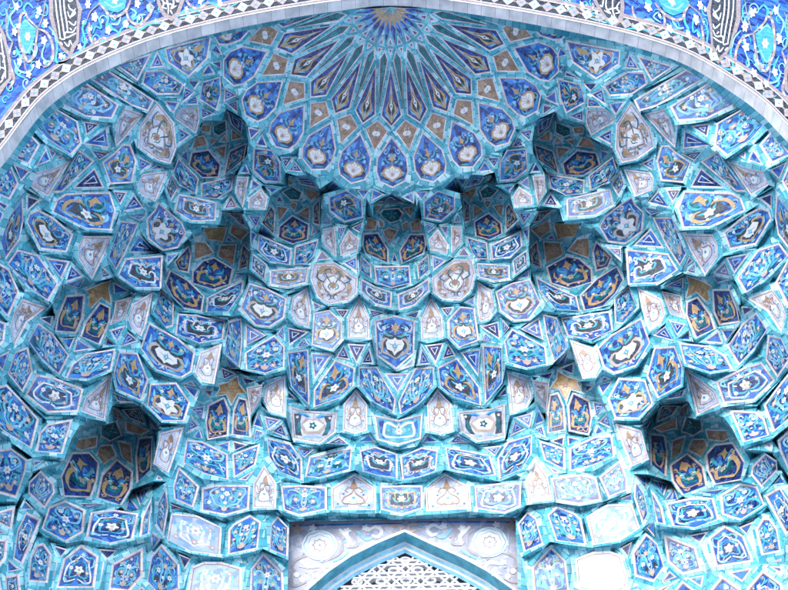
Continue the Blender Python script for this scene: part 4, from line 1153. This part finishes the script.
for k, mem in things.items():
    ps = [P3(q, clampw(q, wplane(i, q))) for i in mem for q in panels[i]['poly']]
    base = Vector((sum(p.x for p in ps)/len(ps), sum(p.y for p in ps)/len(ps), min(p.z for p in ps)))
    side = panels[mem[0]]['side']
    if k[0] == 'crown': root = empty('sunburst_crown', base, 'ochre sunburst crown with dark turquoise kites and navy spears at the vault top', 'vault crown')
    elif k[0] in HOOD:
        t = HOOD[k[0]]; root = empty('muqarnas_hood', base, t % ('left' if k[1] == 'L' else 'right') if '%s' in t else t, 'hood', 'deep hoods of the stalactite vault')
    else:
        st = panels[k[1]]['st']; root = empty(KIND[st], base, lab[k], CAT[st], 'petal cells round the sunburst' if st == 'p' else 'tile cells of the stalactite vault')
    bufs[k].build('turquoise_frame', root)
    for i in mem:
        p = panels[i]
        vis = p['c'][1] > arch_y(p['c'][0])-60
        if not vis: continue
        pts = [P3(q, clampw(q, wplane(i, q))) for q in p['poly']]
        pts, _u = clip_front(pts)
        if len(pts) < 3: continue
        up = UP
        if p.get('crown'): 
            c = sum(pts, Vector())/len(pts); up = Vector((0, YF, 11.6))-c
        elif p['side'] == 'C': up = UP
        else:
            # lean of the panel follows its longest vertical side
            up = UP
        pan = Panel(pts, up, EYEP)
        r_ = random.Random(int(abs(pan.c.z*37)+abs(abs(pan.c.x)*3)) if False else (i//2)*7+3)
        DRAW[p['st']](pan, r_)
        bd = Buf(); rest_ = Buf()
        for v_, f_, m_, u_ in zip(pan.buf.f, pan.buf.f, pan.buf.m, pan.buf.uv):
            tgt = bd if (m_ == 'cream' and len(f_) == 4 and len(bd.f) < len(pts) and p['st'] != 'T') else rest_
            tgt.add([pan.buf.v[z] for z in f_], m_, u_)
        pan.buf = rest_
        pobj = pan.buf.build(dict(T='triangle_tile', O='kite_tile', D='hood_panel', K='hood_boss', r='sunburst_ray', s='blue_point', S='star_tile', n='spear_tile', k='kite_tile', o='fan_tile', p='petal_tile').get(p['st'], 'tile_panel'), root)
        if bd.f:
            bo = bd.build('pale_border'); bo.parent = pobj
    if k[0] == 'crown': crown_root = root
# ------------------------------------------------------------------ front arch: marble soffit, chequer border, inscription field
DEP = .12; Y1 = YF-DEP
arch = smooth([q for q in ARCH if 0 < q[0] < 788], 5)
in3 = [on_plane(x, y, YF) for x, y in arch]
for s_ in (0, -1):
    q = in3[s_]; leg = [Vector((q.x*(1+.004*k), YF, q.z*(1-k/12))) for k in range(1, 13)]
    in3 = leg[::-1]+in3 if s_ == 0 else in3+leg
fr3 = [Vector((p.x, Y1, p.z)) for p in in3]
pix = [proj(p) for p in fr3]                                # outer edge of the soffit
def arch_off(d):
    out = []
    for i, q in enumerate(pix):
        a = pix[max(i-1, 0)]; b = pix[min(i+1, len(pix)-1)]
        v = Vector((b[0]-a[0], b[1]-a[1])).normalized(); out.append((q[0]+v.y*d, q[1]-v.x*d))
    return out
root = empty('portal_arch', (0, Y1, 1.6), 'pointed front arch with marble soffit, chequered border and blue inscription field', 'arch')
def strip(name, A, B, mat, parent=root):
    b = Buf(); run = 0
    for i in range(len(A)-1):
        L = (A[i+1]-A[i]).length; b.add([A[i], A[i+1], B[i+1], B[i]], mat, [(run, 0), (run+L, 0), (run+L, 1), (run, 1)]); run += L
    return b.build(name, parent)
strip('marble_soffit', in3, fr3, 'marble')
strip('arch_lining', [Vector((p.x*1.004, YF+.002, (p.z-4)*1.002+4)) for p in in3], [Vector((p.x*1.03, YF+.2, p.z+.31)) for p in in3], 'teal')
def onf(q, h=0.): return on_plane(q[0], q[1], Y1-h)
def band(name, d0, d1, mat, h): return strip(name, [onf(q, h) for q in arch_off(d0)], [onf(q, h) for q in arch_off(d1)], mat)
band('marble_edge', 0, 1.6, 'marble', .004); band('brown_line', 1.6, 2.9, 'ribbon', .008); band('pale_line', 2.9, 3.6, 'cream', .008)
band('chequer_ground', 3.6, 14.2, 'black', .006); band('pale_line', 14.2, 15, 'cream', .008); band('brown_line', 15, 18, 'ribbon', .008)
# chequer squares
cb = Buf(); mid = arch_off(8.9); run = [0]
for a, b in zip(mid, mid[1:]): run.append(run[-1]+math.dist(a, b))
def along(s_):
    i = min(max(int(np.searchsorted(run, s_))-1, 0), len(mid)-2); t = (s_-run[i])/(run[i+1]-run[i])
    a, b = mid[i], mid[i+1]; v = Vector((b[0]-a[0], b[1]-a[1])).normalized()
    return Vector((a[0]+(b[0]-a[0])*t, a[1]+(b[1]-a[1])*t)), v, Vector((v.y, -v.x))
s_ = 3.; k = 0
while s_ < run[-1]-6:
    o, v, n = along(s_); m = 'white' if k % 2 else 'tan'
    m = ['white', 'pale'][k % 2]
    def qd(r, mt, h, r2=None, sh=0.):
        r2 = r2 or r; cb.add([onf(o+v*(a*r+sh*b*r)+n*b*r2, h) for a, b in ((1, 0), (0, 1), (-1, 0), (0, -1))], mt)
    qd(6.3, 'chalk' if k % 2 else 'ribbon', .010, 5.3)
    for a, b in ((1, 0), (0, 1), (-1, 0), (0, -1)):
        c = o+v*a*3.+n*b*2.5; cb.add([onf(c+v*x*2.8+n*y*2.3, .012) for x, y in ((1, 0), (0, 1), (-1, 0), (0, -1))], 'pale' if k % 2 else 'fade')
    cb.add([onf(o+v*x+n*y, .014) for x, y in ((1, 0), (0, 1), (-1, 0), (0, -1))], 'turq')
    o2, v2, n2 = along(s_+6.7)
    cb.add([onf(o2+v2*x*1.1+n2*y*1.1, .010) for x, y in ((1, 0), (0, 1), (-1, 0), (0, -1))], 'ochre')
    s_ += 13.4; k += 1
cb.build('chequer_squares', root)
# blue field: the face of the portal, cut round the arch
fb = Buf(); e = arch_off(0)
for i in range(len(e)-1):
    a, b = onf(e[i]), onf(e[i+1])
    fb.add([a, b, Vector((b.x*1.0, Y1, 13.4)), Vector((a.x, Y1, 13.4))], 'field')
a, b = onf(e[0]), onf(e[-1])
fb.add([Vector((-5.4, Y1, 0)), Vector((a.x, Y1, 0)), Vector((a.x, Y1, 13.4)), Vector((-5.4, Y1, 13.4))], 'field')
fb.add([Vector((b.x, Y1, 0)), Vector((5.4, Y1, 0)), Vector((5.4, Y1, 13.4)), Vector((b.x, Y1, 13.4))], 'field')

# ornament of the field, laid out on the portal face; left half given, right half follows it
FP = [(70, 57, 718.5, 63), (171.7, 21, 615, 26), (27, 36, 766, 43), (118, 3, 670, 5), (0, 169, 788, 142), (61, 97, 740, 98), (127, 61, 690, 67), (200, 37, 600, 38), (300, 16.5, 500, 18.5), (389, 5.5, 389, 5.5), (10, 90, 787, 100), (48, 0, 742, 0)]
ft = TPS([(a, b) for a, b, c, d in FP], [(c, d) for a, b, c, d in FP], lam=.3)
def fm(q, side): return q if side < 0 else tuple(ft(*q))
class FPen:
    def __init__(s): s.b = Buf(); s.k = 0
    def h(s): s.k += 1; return .006+.00001*min(s.k, 800)
    def poly(s, pts, mat, side):
        P = [onf(fm(q, side), s.h()) if 0 else None for q in ()]
        hh = s.h(); s.b.add([onf(fm(q, side), hh) for q in pts], mat)
    def line(s, pts, wd, mat, side, tp=(.5, .4)):
        q = [Vector(fm(p, side)) for p in smooth(pts)]; hh = s.h(); n = len(q); L = []; R = []
        for i in range(n):
            d = (q[min(i+1, n-1)]-q[max(i-1, 0)])
            if d.length < 1e-6: continue
            d.normalize(); t = i/(n-1); w = wd/2*min(1, tp[0]+(1-tp[0])*t*4, tp[1]+(1-tp[1])*(1-t)*4); nn = Vector((-d.y, d.x))*w; L.append(q[i]+nn); R.append(q[i]-nn)
        for i in range(len(L)-1): s.b.add([onf(L[i], hh), onf(L[i+1], hh), onf(R[i+1], hh), onf(R[i], hh)], mat)
    def flower(s, x, y, r, side, mat='white', core='tan', k=5, st=1.35):
        s.poly([(x+r*.85*(1+.25*math.cos(k*t))*math.cos(t), y+r*st*(1+.25*math.cos(k*t))*math.sin(t)) for t in [i*math.pi/12 for i in range(24)]], mat, side)
        if core: s.poly([(x+r*.3*math.cos(t), y+r*.4*math.sin(t)) for t in [i*math.pi/4 for i in range(8)]], core, side)
F1 = lambda pts: [(x/7.164, y/7.164) for x, y in pts]
F2 = lambda pts: [(90+x/7.164, y/7.164) for x, y in pts]
fr = random.Random(4)
for side in (-1, 1):
    pen = FPen(); where = 'left' if side < 0 else 'right'
    # patches of deeper blue
    for q in range(70):
        x, y = fr.uniform(-25, 255), fr.uniform(-25, 70); lim = arch_y(x)-34
        if y < lim: pen.poly([(x+fr.uniform(2, 5)*math.cos(t), y+fr.uniform(2, 6)*math.sin(t)) for t in (0, 1, 2, 3, 4, 5)], fr.choice(['navy', 'navy', 'turq', 'sky']) if q % 4 == 0 else 'navy', side)
    done = []
    for q in range(420):
        x, y = fr.uniform(-28, 300), fr.uniform(-28, 105); rr_ = fr.uniform(2.4, 4.6)
        if y > arch_y(x)-32-rr_ or any(math.hypot(x-a, (y-b)*.7) < 7.5 for a, b in done): continue
        done.append((x, y)); a0 = fr.uniform(0, 6.28); sg = fr.choice((-1, 1))
        pen.line([(x+rr_*(1.3-k_*.15)*math.cos(a0+sg*k_*.8), y+1.3*rr_*(1.3-k_*.15)*math.sin(a0+sg*k_*.8)) for k_ in range(8)], 1.15, fr.choice(('turq', 'sky', 'turq')), side)
        if q % 2: pen.flower(x, y, 1.5, side, fr.choice(('white', 'pale', 'fade')), None)
    for f_, m_, u_ in zip(pen.b.f, pen.b.m, pen.b.uv): fb.add([pen.b.v[z] for z in f_], m_, u_)
    # turquoise scrolls
    for pts, w, m in [
        (F1([(390, 240), (410, 330), (400, 430), (440, 450), (510, 420)]), 2.2, 'turq'), (F1([(510, 400), (590, 350), (610, 290), (590, 200), (620, 140)]), 2., 'turq'),
        (F1([(230, 230), (190, 290), (260, 330), (250, 400), (200, 450)]), 1.8, 'sky'), (F1([(320, 320), (300, 400), (340, 440), (390, 420)]), 1.8, 'sky'),
        (F1([(110, 330), (150, 430), (120, 520), (180, 560)]), 2.2, 'turq'), (F1([(90, 0), (110, 60), (70, 120), (100, 200)]), 2, 'sky'), (F1([(240, 60), (200, 20), (170, 60), (190, 90)]), 2, 'turq'),
        (F1([(270, 90), (330, 110), (340, 50), (310, 10)]), 1.5, 'turq'), (F1([(350, 190), (390, 240), (400, 300)]), 1.6, 'sky'), (F1([(40, 60), (60, 140), (50, 230), (90, 300)]), 2, 'turq'), (F1([(100, 430), (130, 500), (200, 520), (240, 480)]), 2, 'sky'),
        (F2([(20, 240), (40, 190), (80, 200), (60, 130), (20, 110)]), 1.8, 'turq'), (F2([(100, 60), (130, 130), (120, 190), (190, 220), (210, 260)]), 2.2, 'turq'), (F2([(190, 270), (230, 200), (290, 190), (350, 215), (430, 170), (520, 165)]), 2.2, 'turq'),
        (F2([(340, 160), (350, 110), (400, 105)]), 2, 'sky'), (F2([(290, 60), (330, 90), (300, 130)]), 1.6, 'sky'), (F2([(150, 170), (200, 170), (220, 120)]), 2, 'sky'), (F2([(600, 150), (680, 70), (740, 70), (800, 90)]), 2., 'turq'), (F2([(790, 40), (870, 20), (960, 60), (1060, 20)]), 2, 'turq'), (F2([(640, 130), (700, 120), (790, 100)]), 1.6, 'sky'), (F2([(0, 320), (60, 300), (110, 290)]), 1.8, 'turq')]:
        pen.b = Buf(); pen.line(pts, w, m, side); pen.b.build('turquoise_scroll', root)
    # brown ribbons with white dashes
    for pts, dash in [
        (F1([(270, 200), (200, 130), (180, 90), (150, 110), (140, 180), (140, 300), (170, 380), (200, 440), (240, 400), (260, 280), (270, 205)]), 1), (F1([(270, 205), (330, 230), (370, 300), (380, 400), (350, 460), (310, 480)]), 1), (F1([(325, 0), (310, 100), (280, 190)]), 0),
        (F1([(90, 300), (50, 250), (45, 120), (60, 50)]), 0), (F1([(170, 400), (180, 480), (220, 560)]), 0), (F1([(640, 160), (640, 240), (670, 310), (740, 270), (780, 290)]), 1), (F1([(720, 20), (650, 80), (620, 150)]), 0), (F1([(90, 300), (60, 420), (100, 560), (60, 640)]), 1),
        (F2([(60, 20), (110, 70), (140, 110), (200, 115), (260, 70), (290, 0)]), 1), (F2([(260, 70), (280, 140), (350, 180), (400, 140), (440, 80), (430, 10)]), 1), (F2([(690, 0), (720, 40), (780, 60), (850, 10)]), 1), (F2([(870, 30), (930, 60), (1000, 20)]), 0)]:
        pen.b = Buf(); pen.line(pts, 2.9 if dash else 1.1, 'ribbon', side, (.6, .6))
        if dash:
            sp_ = smooth(pts, 6)
            for i in range(3, len(sp_)-3, 5): pen.line([sp_[i], sp_[i+2]], 1.2, 'white', side, (.8, .8))
        pen.b.build('brown_ribbon', root)
    pen.b = Buf()
    pen.poly(F1([(180, 130), (230, 180), (262, 205), (245, 280), (215, 390), (180, 370), (145, 290), (145, 180)]), 'lagoon', side); pen.line(F1([(160, 160), (190, 150), (240, 200)]), 1.2, 'sky', side); pen.line(F1([(160, 320), (190, 380), (230, 300)]), 1.4, 'sky', side)
    pen.b.build('turquoise_medallion', root); pen.b = Buf()
    pen.poly(F2([(90, -60), (60, 10), (120, 70), (200, 90), (250, 60), (270, -50)]), 'lagoon', side); pen.line(F2([(100, 10), (170, 50), (240, 20)]), 1.6, 'sky', side)
    pen.b.build('turquoise_medallion', root); pen.b = Buf()
    for x, y, r in [(280, 75, 3.2), (105, 225, 3.2), (120, 45, 3), (315, 290, 3.4), (275, 460, 3.3), (140, 440, 3), (205, 530, 3), (680, 120, 3.6), (775, 215, 3.3), (435, 400, 2.6), (570, 335, 2.6)]: pen.flower(x/7.164, y/7.164, r*.9, side); pen.b.build('blossom', root); pen.b = Buf()
    for x, y in [(198, 260), (325, 165), (630, 30)]: pen.flower(x/7.164, y/7.164, 3., side, 'cream', 'ochre', 6); pen.b.build('blossom', root); pen.b = Buf()
    for x, y, r in [(340, 25, 3.), (30, 120, 3), (130, 215, 3.), (258, 170, 2.8), (180, -5, 3.2), (690, 65, 2), (790, 5, 2.6), (930, 20, 2.6)]: pen.flower(90+x/7.164, y/7.164, r, side); pen.b.build('blossom', root); pen.b = Buf()
    for x, y in [(470, 150), (695, 90)]: pen.flower(90+x/7.164, y/7.164, 2, side, 'sky', 'ochre', 4); pen.b.build('blossom', root); pen.b = Buf()
    # inscription cartouches
    for nm, fn, outl, innr, strokes in [
        ('inner', F1, [(350, -60), (352, 120), (375, 200), (395, 230), (410, 300), (440, 350), (510, 415), (535, 350), (565, 300), (570, 180), (590, 60), (560, 0), (560, -60)],
         [(378, -60), (382, 110), (400, 190), (420, 290), (450, 330), (500, 372), (515, 320), (545, 285), (550, 180), (560, 70), (545, 10), (540, -60)],
         [[(395, -40), (405, 80), (420, 180), (432, 280)], [(425, -40), (435, 80), (450, 180), (462, 270)], [(455, -40), (462, 70), (478, 160), (485, 235)], [(425, 270), (460, 280), (470, 230), (520, 230), (545, 190)], [(490, 30), (500, 60), (540, 90), (500, 120), (485, 80)], [(500, 130), (540, 60)], [(490, 150), (530, 180), (545, 150)], [(470, 270), (500, 260), (545, 235)], [(460, 300), (490, 330), (500, 290), (515, 320)], [(485, -20), (500, 10), (540, -20)], [(430, 300), (450, 320)], [(500, 200), (515, 215)]]),
        ('outer', F2, [(465, -60), (480, 20), (500, 70), (520, 110), (585, 152), (640, 105), (660, 50), (680, -10), (690, -60)],
         [(490, -60), (500, 5), (520, 60), (545, 95), (583, 115), (618, 85), (635, 40), (650, -10), (655, -60)],
         [[(500, -20), (530, 20), (520, 50), (550, 60)], [(540, -40), (560, 40), (560, 100)], [(580, -50), (600, 20), (580, 60), (620, 40)], [(600, -50), (625, 10), (640, 0)], [(520, 20), (580, 30), (610, 50)], [(575, 70), (590, 100)]]),
        ('edge', F1, [(-120, 130), (-60, 160), (0, 170), (40, 260), (55, 340), (80, 430), (85, 560), (40, 620), (0, 680), (-60, 640), (-120, 600)],
         [(-120, 170), (-40, 190), (0, 215), (25, 300), (45, 380), (60, 470), (60, 560), (20, 600), (-10, 630), (-60, 600), (-120, 560)],
         [[(-20, 220), (-10, 350), (0, 500)], [(5, 240), (15, 340), (35, 470), (40, 560)], [(-60, 260), (-40, 380), (-30, 500)], [(0, 380), (30, 400), (20, 450)], [(0, 480), (40, 500), (10, 560)], [(-50, 540), (0, 590), (30, 540)], [(10, 280), (-20, 310)]])]:
        p2 = FPen(); p2.k = 300
        p2.poly(fn(outl), 'ribbon', side); p2.k = 330; p2.poly(fn(innr), 'black', side)
        o = p2.b.build('inscription_cartouche', root); p3 = FPen(); p3.k = 360
        for q in strokes: p3.line(fn(q), 1.35, 'white', side, (.7, .5))
        c_ = p3.b.build('lettering', None); c_.parent = o; c_.matrix_parent_inverse = o.matrix_parent_inverse.inverted() if False else Matrix.Identity(4)
        c_.matrix_parent_inverse = Matrix.Identity(4)

fb.build('inscription_field', root)
# outer face: matt copies of the same glazes, dulled against sun glare
MATT = {}
def matt_copy(o):
    for k, m in enumerate(o.data.materials):
        if m.name not in MATT:
            c = m.copy(); c.name = 'matt_'+m.name; b = c.node_tree.nodes['Principled BSDF']; b.inputs['Roughness'].default_value = .6; b.inputs['Specular IOR Level'].default_value = .06; MATT[m.name] = c
        o.data.materials[k] = MATT[m.name]
for o in list(C.objects):
    if o.type == 'MESH' and (o.parent == root or (o.parent and o.parent.parent == root)) and not o.name.startswith('marble_soffit'): matt_copy(o)
# ------------------------------------------------------------------ window wall at the back of the niche
YW = YF+3.27
wroot = empty('window_wall', (0, YW, 4.6), 'pale tiled wall with rosettes round the pointed window under the vault', 'tiled wall')
def onw(q, h=0.): return on_plane(q[0], q[1], YW-h)
AO = [(286, 612), (298, 600), (309.5, 588.5), (328.8, 571.6), (351, 556.4), (377.6, 543.2), (404.7, 532), (432, 544.8), (461, 557.4), (487.4, 571.6), (511.8, 589), (523, 601), (534, 615)]
def scale_arch(k, dy): return [(404.9+(x-404.9)*k, 532+(y-532)*k+dy) for x, y in AO]
AI = scale_arch(.93, 9.5); AI2 = scale_arch(.915, 11.2); AI3 = scale_arch(.88, 15.2)
wb = Buf(); top = [(289.2, 516), (515.6, 512)]
for i in range(len(AO)-1):
    a, b = AO[i], AO[i+1]
    f = lambda x: 518-(x-289)*.018
    wb.add([onw(a), onw(b), onw((b[0], f(b[0])-9)), onw((a[0], f(a[0])-9))], 'chalk')
wb.build('wall_face', wroot)
pen = Buf(); kk = [0]
def wpoly(pts, mat): kk[0] += 1; h = .004+kk[0]*.00002; pen.add([onw(q, h) for q in pts], mat)
def wline(pts, wd, mat):
    q = [Vector(p) for p in smooth(pts)]; L = []; R = []; kk[0] += 1; h = .004+kk[0]*.00002; n = len(q)
    for i in range(n):
        d = q[min(i+1, n-1)]-q[max(i-1, 0)]
        if d.length < 1e-6: continue
        d.normalize(); t = i/(n-1); w = wd/2*min(1, .5+2*t, .4+2.4*(1-t)); L.append(q[i]+Vector((-d.y, d.x))*w); R.append(q[i]-Vector((-d.y, d.x))*w)
    for i in range(len(L)-1): pen.add([onw(L[i], h), onw(L[i+1], h), onw(R[i+1], h), onw(R[i], h)], mat)
G1 = lambda pts: [(280+x/4.919, 470+y/4.919) for x, y in pts]
def wm(q, s_): return q if s_ < 0 else (809.6-q[0]+(q[1]-560)*.02, q[1]-1.2-2.6*(404-q[0])/115)
for s_ in (-1, 1):
    T_ = lambda pts: [wm(q, s_) for q in G1(pts)]
    for q in range(60):
        x, y = fr.uniform(60, 560), fr.uniform(275, 560); 
        if y < 590-(x-60)*.62: wpoly(T_([(x+fr.uniform(4, 13)*math.cos(t), y+fr.uniform(3, 10)*math.sin(t)) for t in (0, 1.2, 2.4, 3.6, 4.8)]), fr.choice(['wash', 'wash', 'sky', 'pale', 'pale', 'fade', 'cobalt' if q % 3 == 0 else 'wash']))
    wline(T_([(60, 275), (330, 268), (600, 262)]), 1.4, 'cobalt')
    for pts, w, m in [([(100, 520), (60, 480), (80, 440), (140, 420)], 3., 'fade'), ([(140, 425), (230, 440), (300, 400), (300, 330), (250, 300)], 2.6, 'fade'), ([(330, 380), (380, 370), (360, 300), (400, 270)], 2.6, 'fade'), ([(540, 275), (590, 280), (590, 310), (550, 300)], 2.5, 'tan'), ([(430, 300), (470, 280), (500, 300), (480, 330), (450, 320)], 3.5, 'white'), ([(60, 400), (60, 340), (90, 320)], 2, 'wash'), ([(100, 330), (110, 420)], 2., 'wash'), ([(230, 460), (300, 430), (340, 400)], 2.6, 'sky'), ([(380, 300), (420, 340), (460, 330)], 3, 'sky'), ([(60, 500), (60, 570), (130, 550)], 2.6, 'fade'), ([(140, 480), (200, 470), (220, 500)], 4, 'white'), ([(290, 290), (340, 340), (330, 380)], 4, 'white')]: wline(T_(pts), w, m)
    o = G1([(195, 370)])[0]
    for r, m, am in [(17.5, 'white', 0), (16, 'sky', .04), (14.6, 'white', .05), (12, 'wash', .04), (11.2, 'white', .06), (7, 'fade', .12), (5.2, 'white', .12), (1.6, 'fade', 0)]:
        wpoly([wm((o[0]+r*(1+am*math.cos(8*t))*math.cos(t), o[1]+.86*r*(1+am*math.cos(8*t))*math.sin(t)), s_) for t in [i*math.pi/24 for i in range(48)]], m)
    o = G1([(85, 290)])[0]
    wpoly([wm((o[0]+4.5*(1+.4*math.cos(4*t))*math.cos(t), o[1]+4*(1+.4*math.cos(4*t))*math.sin(t)), s_) for t in [i*math.pi/12 for i in range(24)]], 'tan')
    for x, y in ((82, 515), (110, 540)):
        o = G1([(x, y)])[0]; wpoly([wm((o[0]+3*math.cos(t), o[1]+2.8*math.sin(t)), s_) for t in [i*math.pi/6 for i in range(12)]], 'white')
    for x, y in ((160, 285), (420, 395 if 0 else 285), (250, 470), (180, 520), (130, 470), (330, 300)):
        o = G1([(x, y)])[0]; wpoly([wm((o[0]+3.4*(1+.3*math.cos(5*t))*math.cos(t), o[1]+3*(1+.3*math.cos(5*t))*math.sin(t)), s_) for t in [i*math.pi/10 for i in range(20)]], 'white')
pen.build('floral_tilework', wroot)
# pointed window: splayed turquoise reveal, white mouldings, tracery and glass
win = empty('lattice_window', (0, YW, 4.0), 'pointed window with white pierced lattice behind a turquoise reveal', 'window')
def wstrip(name, A, ha, B, hb, mat, parent):
    b = Buf(); run = 0
    for i in range(len(A)-1):
        a0, a1, b1_, b0 = onw(A[i], ha), onw(A[i+1], ha), onw(B[i+1], hb), onw(B[i], hb); L = (a1-a0).length
        b.add([a0, a1, b1_, b0], mat, [(run, 0), (run+L, 0), (run+L, 1), (run, 1)]); run += L
    return b.build(name, parent)
AOo = scale_arch(1.025, -2.6)
wstrip('outer_moulding', AOo, .012, scale_arch(1.0, 0), .012, 'white', win)
RV = .14
def back(A, d): 
    """same outline moved straight back by d metres, as outline on the picture of the wall"""
    return [proj(onw(q)+Vector((0, d, 0))) for q in A]
def solid(name, A, B, mat):
    b = Buf()
    run = 0
    for i in range(len(A)-1):
        L = (A[i+1]-A[i]).length; b.add([A[i], A[i+1], B[i+1], B[i]], mat, [(run, 0), (run+L, 0), (run+L, 1), (run, 1)]); run += L
    return b.build(name, win)
o3 = [onw(q, .012) for q in AO]; i3 = [p+Vector((0, RV, 0)) for p in o3]
solid('turquoise_reveal', o3, i3, 'turq')
def inner(k):     # arch scaled about its own foot in the plane at the back of the reveal
    c = Vector((i3[6].x, i3[6].y, i3[0].z-.6)); return [c+(p-c)*k for p in i3]
k1, k2, k3, k4 = inner(.985), inner(.965), inner(.945), inner(.925)
def fl(A, h): return [p+Vector((0, h, 0)) for p in A]
solid('frame_line', i3, k1, 'white'); solid('frame_line', k1, fl(k2, .012), 'sky'); solid('frame_line', fl(k2, .012), fl(k3, .012), 'white'); solid('frame_line', fl(k3, .012), fl(k4, .03), 'sky')
YL = i3[0].y+.03
# tracery: bands in three directions, woven into six-pointed figures
out = [(p.x, p.z) for p in k4]; out2 = out+[(out[-1][0], out[-1][1]-.7), (out[0][0], out[0][1]-.7)]
def clip(o, d):
    ts = []
    for i in range(len(out2)):
        a, b = out2[i-1], out2[i]; ex, ez = b[0]-a[0], b[1]-a[1]; den = d[0]*ez-d[1]*ex
        if abs(den) < 1e-9: continue
        t = ((a[0]-o[0])*ez-(a[1]-o[1])*ex)/den; u = ((a[0]-o[0])*d[1]-(a[1]-o[1])*d[0])/den
        if 0 <= u <= 1: ts.append(t)
    ts.sort(); return [(ts[i], ts[i+1]) for i in range(0, len(ts)-1, 2)]
tb = Buf()
def bar(a, b, w, y0=0.):
    d = Vector((b[0]-a[0], 0, b[1]-a[1]))
    if d.length < 1e-4: return
    d.normalize(); n = Vector((-d.z, 0, d.x))*w/2; A_ = Vector((a[0], YL+y0, a[1])); B2 = Vector((b[0], YL+y0, b[1])); D = Vector((0, .065, 0))
    tb.add([A_-n, B2-n, B2+n, A_+n], 'white'); tb.add([A_-n, A_-n+D, B2-n+D, B2-n], 'white'); tb.add([A_+n, B2+n, B2+n+D, A_+n+D], 'white')
apx = (k4[6].x, k4[6].z)
S_ = .105; yy = 0
for q, ang in enumerate((0, 60, 120)):
    a = math.radians(ang); d = (math.cos(a), math.sin(a)*.58); n = (-math.sin(a), math.cos(a)*.58)
    for k in range(-34, 35):
        if k % 3 == 0: continue
        o = (apx[0]+n[0]*S_*k*.72, apx[1]-.30+n[1]*S_*k*.72)
        for t0, t1 in clip(o, d): bar((o[0]+d[0]*t0, o[1]+d[1]*t0), (o[0]+d[0]*t1, o[1]+d[1]*t1), .018, q*.0025)
for k in range(-7, 8):
    for r_ in range(0, 12):
        cx, cz = apx[0]+(k+.5*(r_ % 2))*.22, apx[1]-.07-r_*.11
        if inside((cx, cz), out2):
            pr = [(cx+.045*math.cos(t*math.pi/4), cz+.028*math.sin(t*math.pi/4)) for t in range(9)]
            if all(inside(z, out2) for z in pr):
                for a, b in zip(pr, pr[1:]): bar(a, b, .02, .0085)
tb.build('pierced_lattice', win)
gb = Buf(); gb.add([Vector((apx[0]+(x-apx[0])*1.6, YL+.085, z+.4)) for x, z in out2], 'glass'); gb.build('glass_pane', win)

# ------------------------------------------------------------------ walls, mass of the portal, paving
def struct(o): o['kind'] = 'structure'; return o
nb = Buf()
hs = [0, 1.3, 2.6, 4.1, 4.6]
for i in range(24):
    a0, a1 = math.pi*i/24, math.pi*(i+1)/24
    for z0, z1 in zip(hs, hs[1:]):
        R0 = 3.6
        nb.add([(R0*math.cos(a0), YF+R0*math.sin(a0), z0), (R0*math.cos(a1), YF+R0*math.sin(a1), z0), (R0*math.cos(a1), YF+R0*math.sin(a1), z1), (R0*math.cos(a0), YF+R0*math.sin(a0), z1)], 'stone')
struct(nb.build('niche_wall'))
pb = Buf(); X0, X1, Ya, Yb, Z1 = -5.4, 5.4, Y1, YF+5, 13.4
for f in ([(X0, Ya, 0), (X0, Yb, 0), (X0, Yb, Z1), (X0, Ya, Z1)], [(X1, Ya, 0), (X1, Yb, 0), (X1, Yb, Z1), (X1, Ya, Z1)], [(X0, Yb, 0), (X1, Yb, 0), (X1, Yb, Z1), (X0, Yb, Z1)], [(X0, Ya, Z1), (X1, Ya, Z1), (X1, Yb, Z1), (X0, Yb, Z1)]): pb.add(f, 'stone')
struct(pb.build('portal_mass'))
gb = Buf(); gb.add([(-400, -400, 0), (400, -400, 0), (400, 400, 0), (-400, 400, 0)], 'paving'); struct(gb.build('ground'))

# ------------------------------------------------------------------ camera, daylight
cam = bpy.data.cameras.new('camera'); co = bpy.data.objects.new('camera', cam); C.objects.link(co)
cam.sensor_width = 36; cam.lens = 36*FPX/788; cam.clip_end = 2000
Rv = Vector((cy_, -sy_, 0)); Fh = Vector((sy_, cy_, 0)); Z = Vector((0, 0, 1))
Fw = Fh*cp+Z*sp; Uv = -Fh*sp+Z*cp
R2 = Rv*cr+Uv*sr; U2 = -Rv*sr+Uv*cr
co.matrix_world = Matrix(((R2.x, U2.x, -Fw.x, CX), (R2.y, U2.y, -Fw.y, 0), (R2.z, U2.z, -Fw.z, EYE), (0, 0, 0, 1)))
sc = bpy.context.scene; sc.camera = co
w = bpy.data.worlds.new('World'); sc.world = w; w.use_nodes = True
nt = w.node_tree; bg = nt.nodes['Background']; sky = nt.nodes.new('ShaderNodeTexSky'); sky.sky_type = 'NISHITA'; sky.sun_disc = False
EL, AZ = math.radians(33), math.radians(-24)      # sun behind the viewer's left shoulder, veiled
sky.sun_elevation = EL; sky.sun_rotation = math.radians(180)+AZ*-1; sky.air_density = 1.3; sky.dust_density = 1.2
nt.links.new(sky.outputs[0], bg.inputs[0]); bg.inputs[1].default_value = .15
sl = bpy.data.lights.new('sun', 'SUN'); so = bpy.data.objects.new('sun', sl); C.objects.link(so); sl.energy = .75; sl.angle = math.radians(45); sl.color = (1, .975, .95)
sd = Vector((math.sin(AZ)*math.cos(EL), -math.cos(AZ)*math.cos(EL), math.sin(EL)))
so.rotation_euler = sd.to_track_quat('Z', 'Y').to_euler(); so.location = sd*30
sc.view_settings.view_transform = 'Standard'; sc.view_settings.look = 'None'; sc.view_settings.gamma = 1; sc.view_settings.use_curve_mapping = False
sc.view_settings.exposure = EXPOSURE
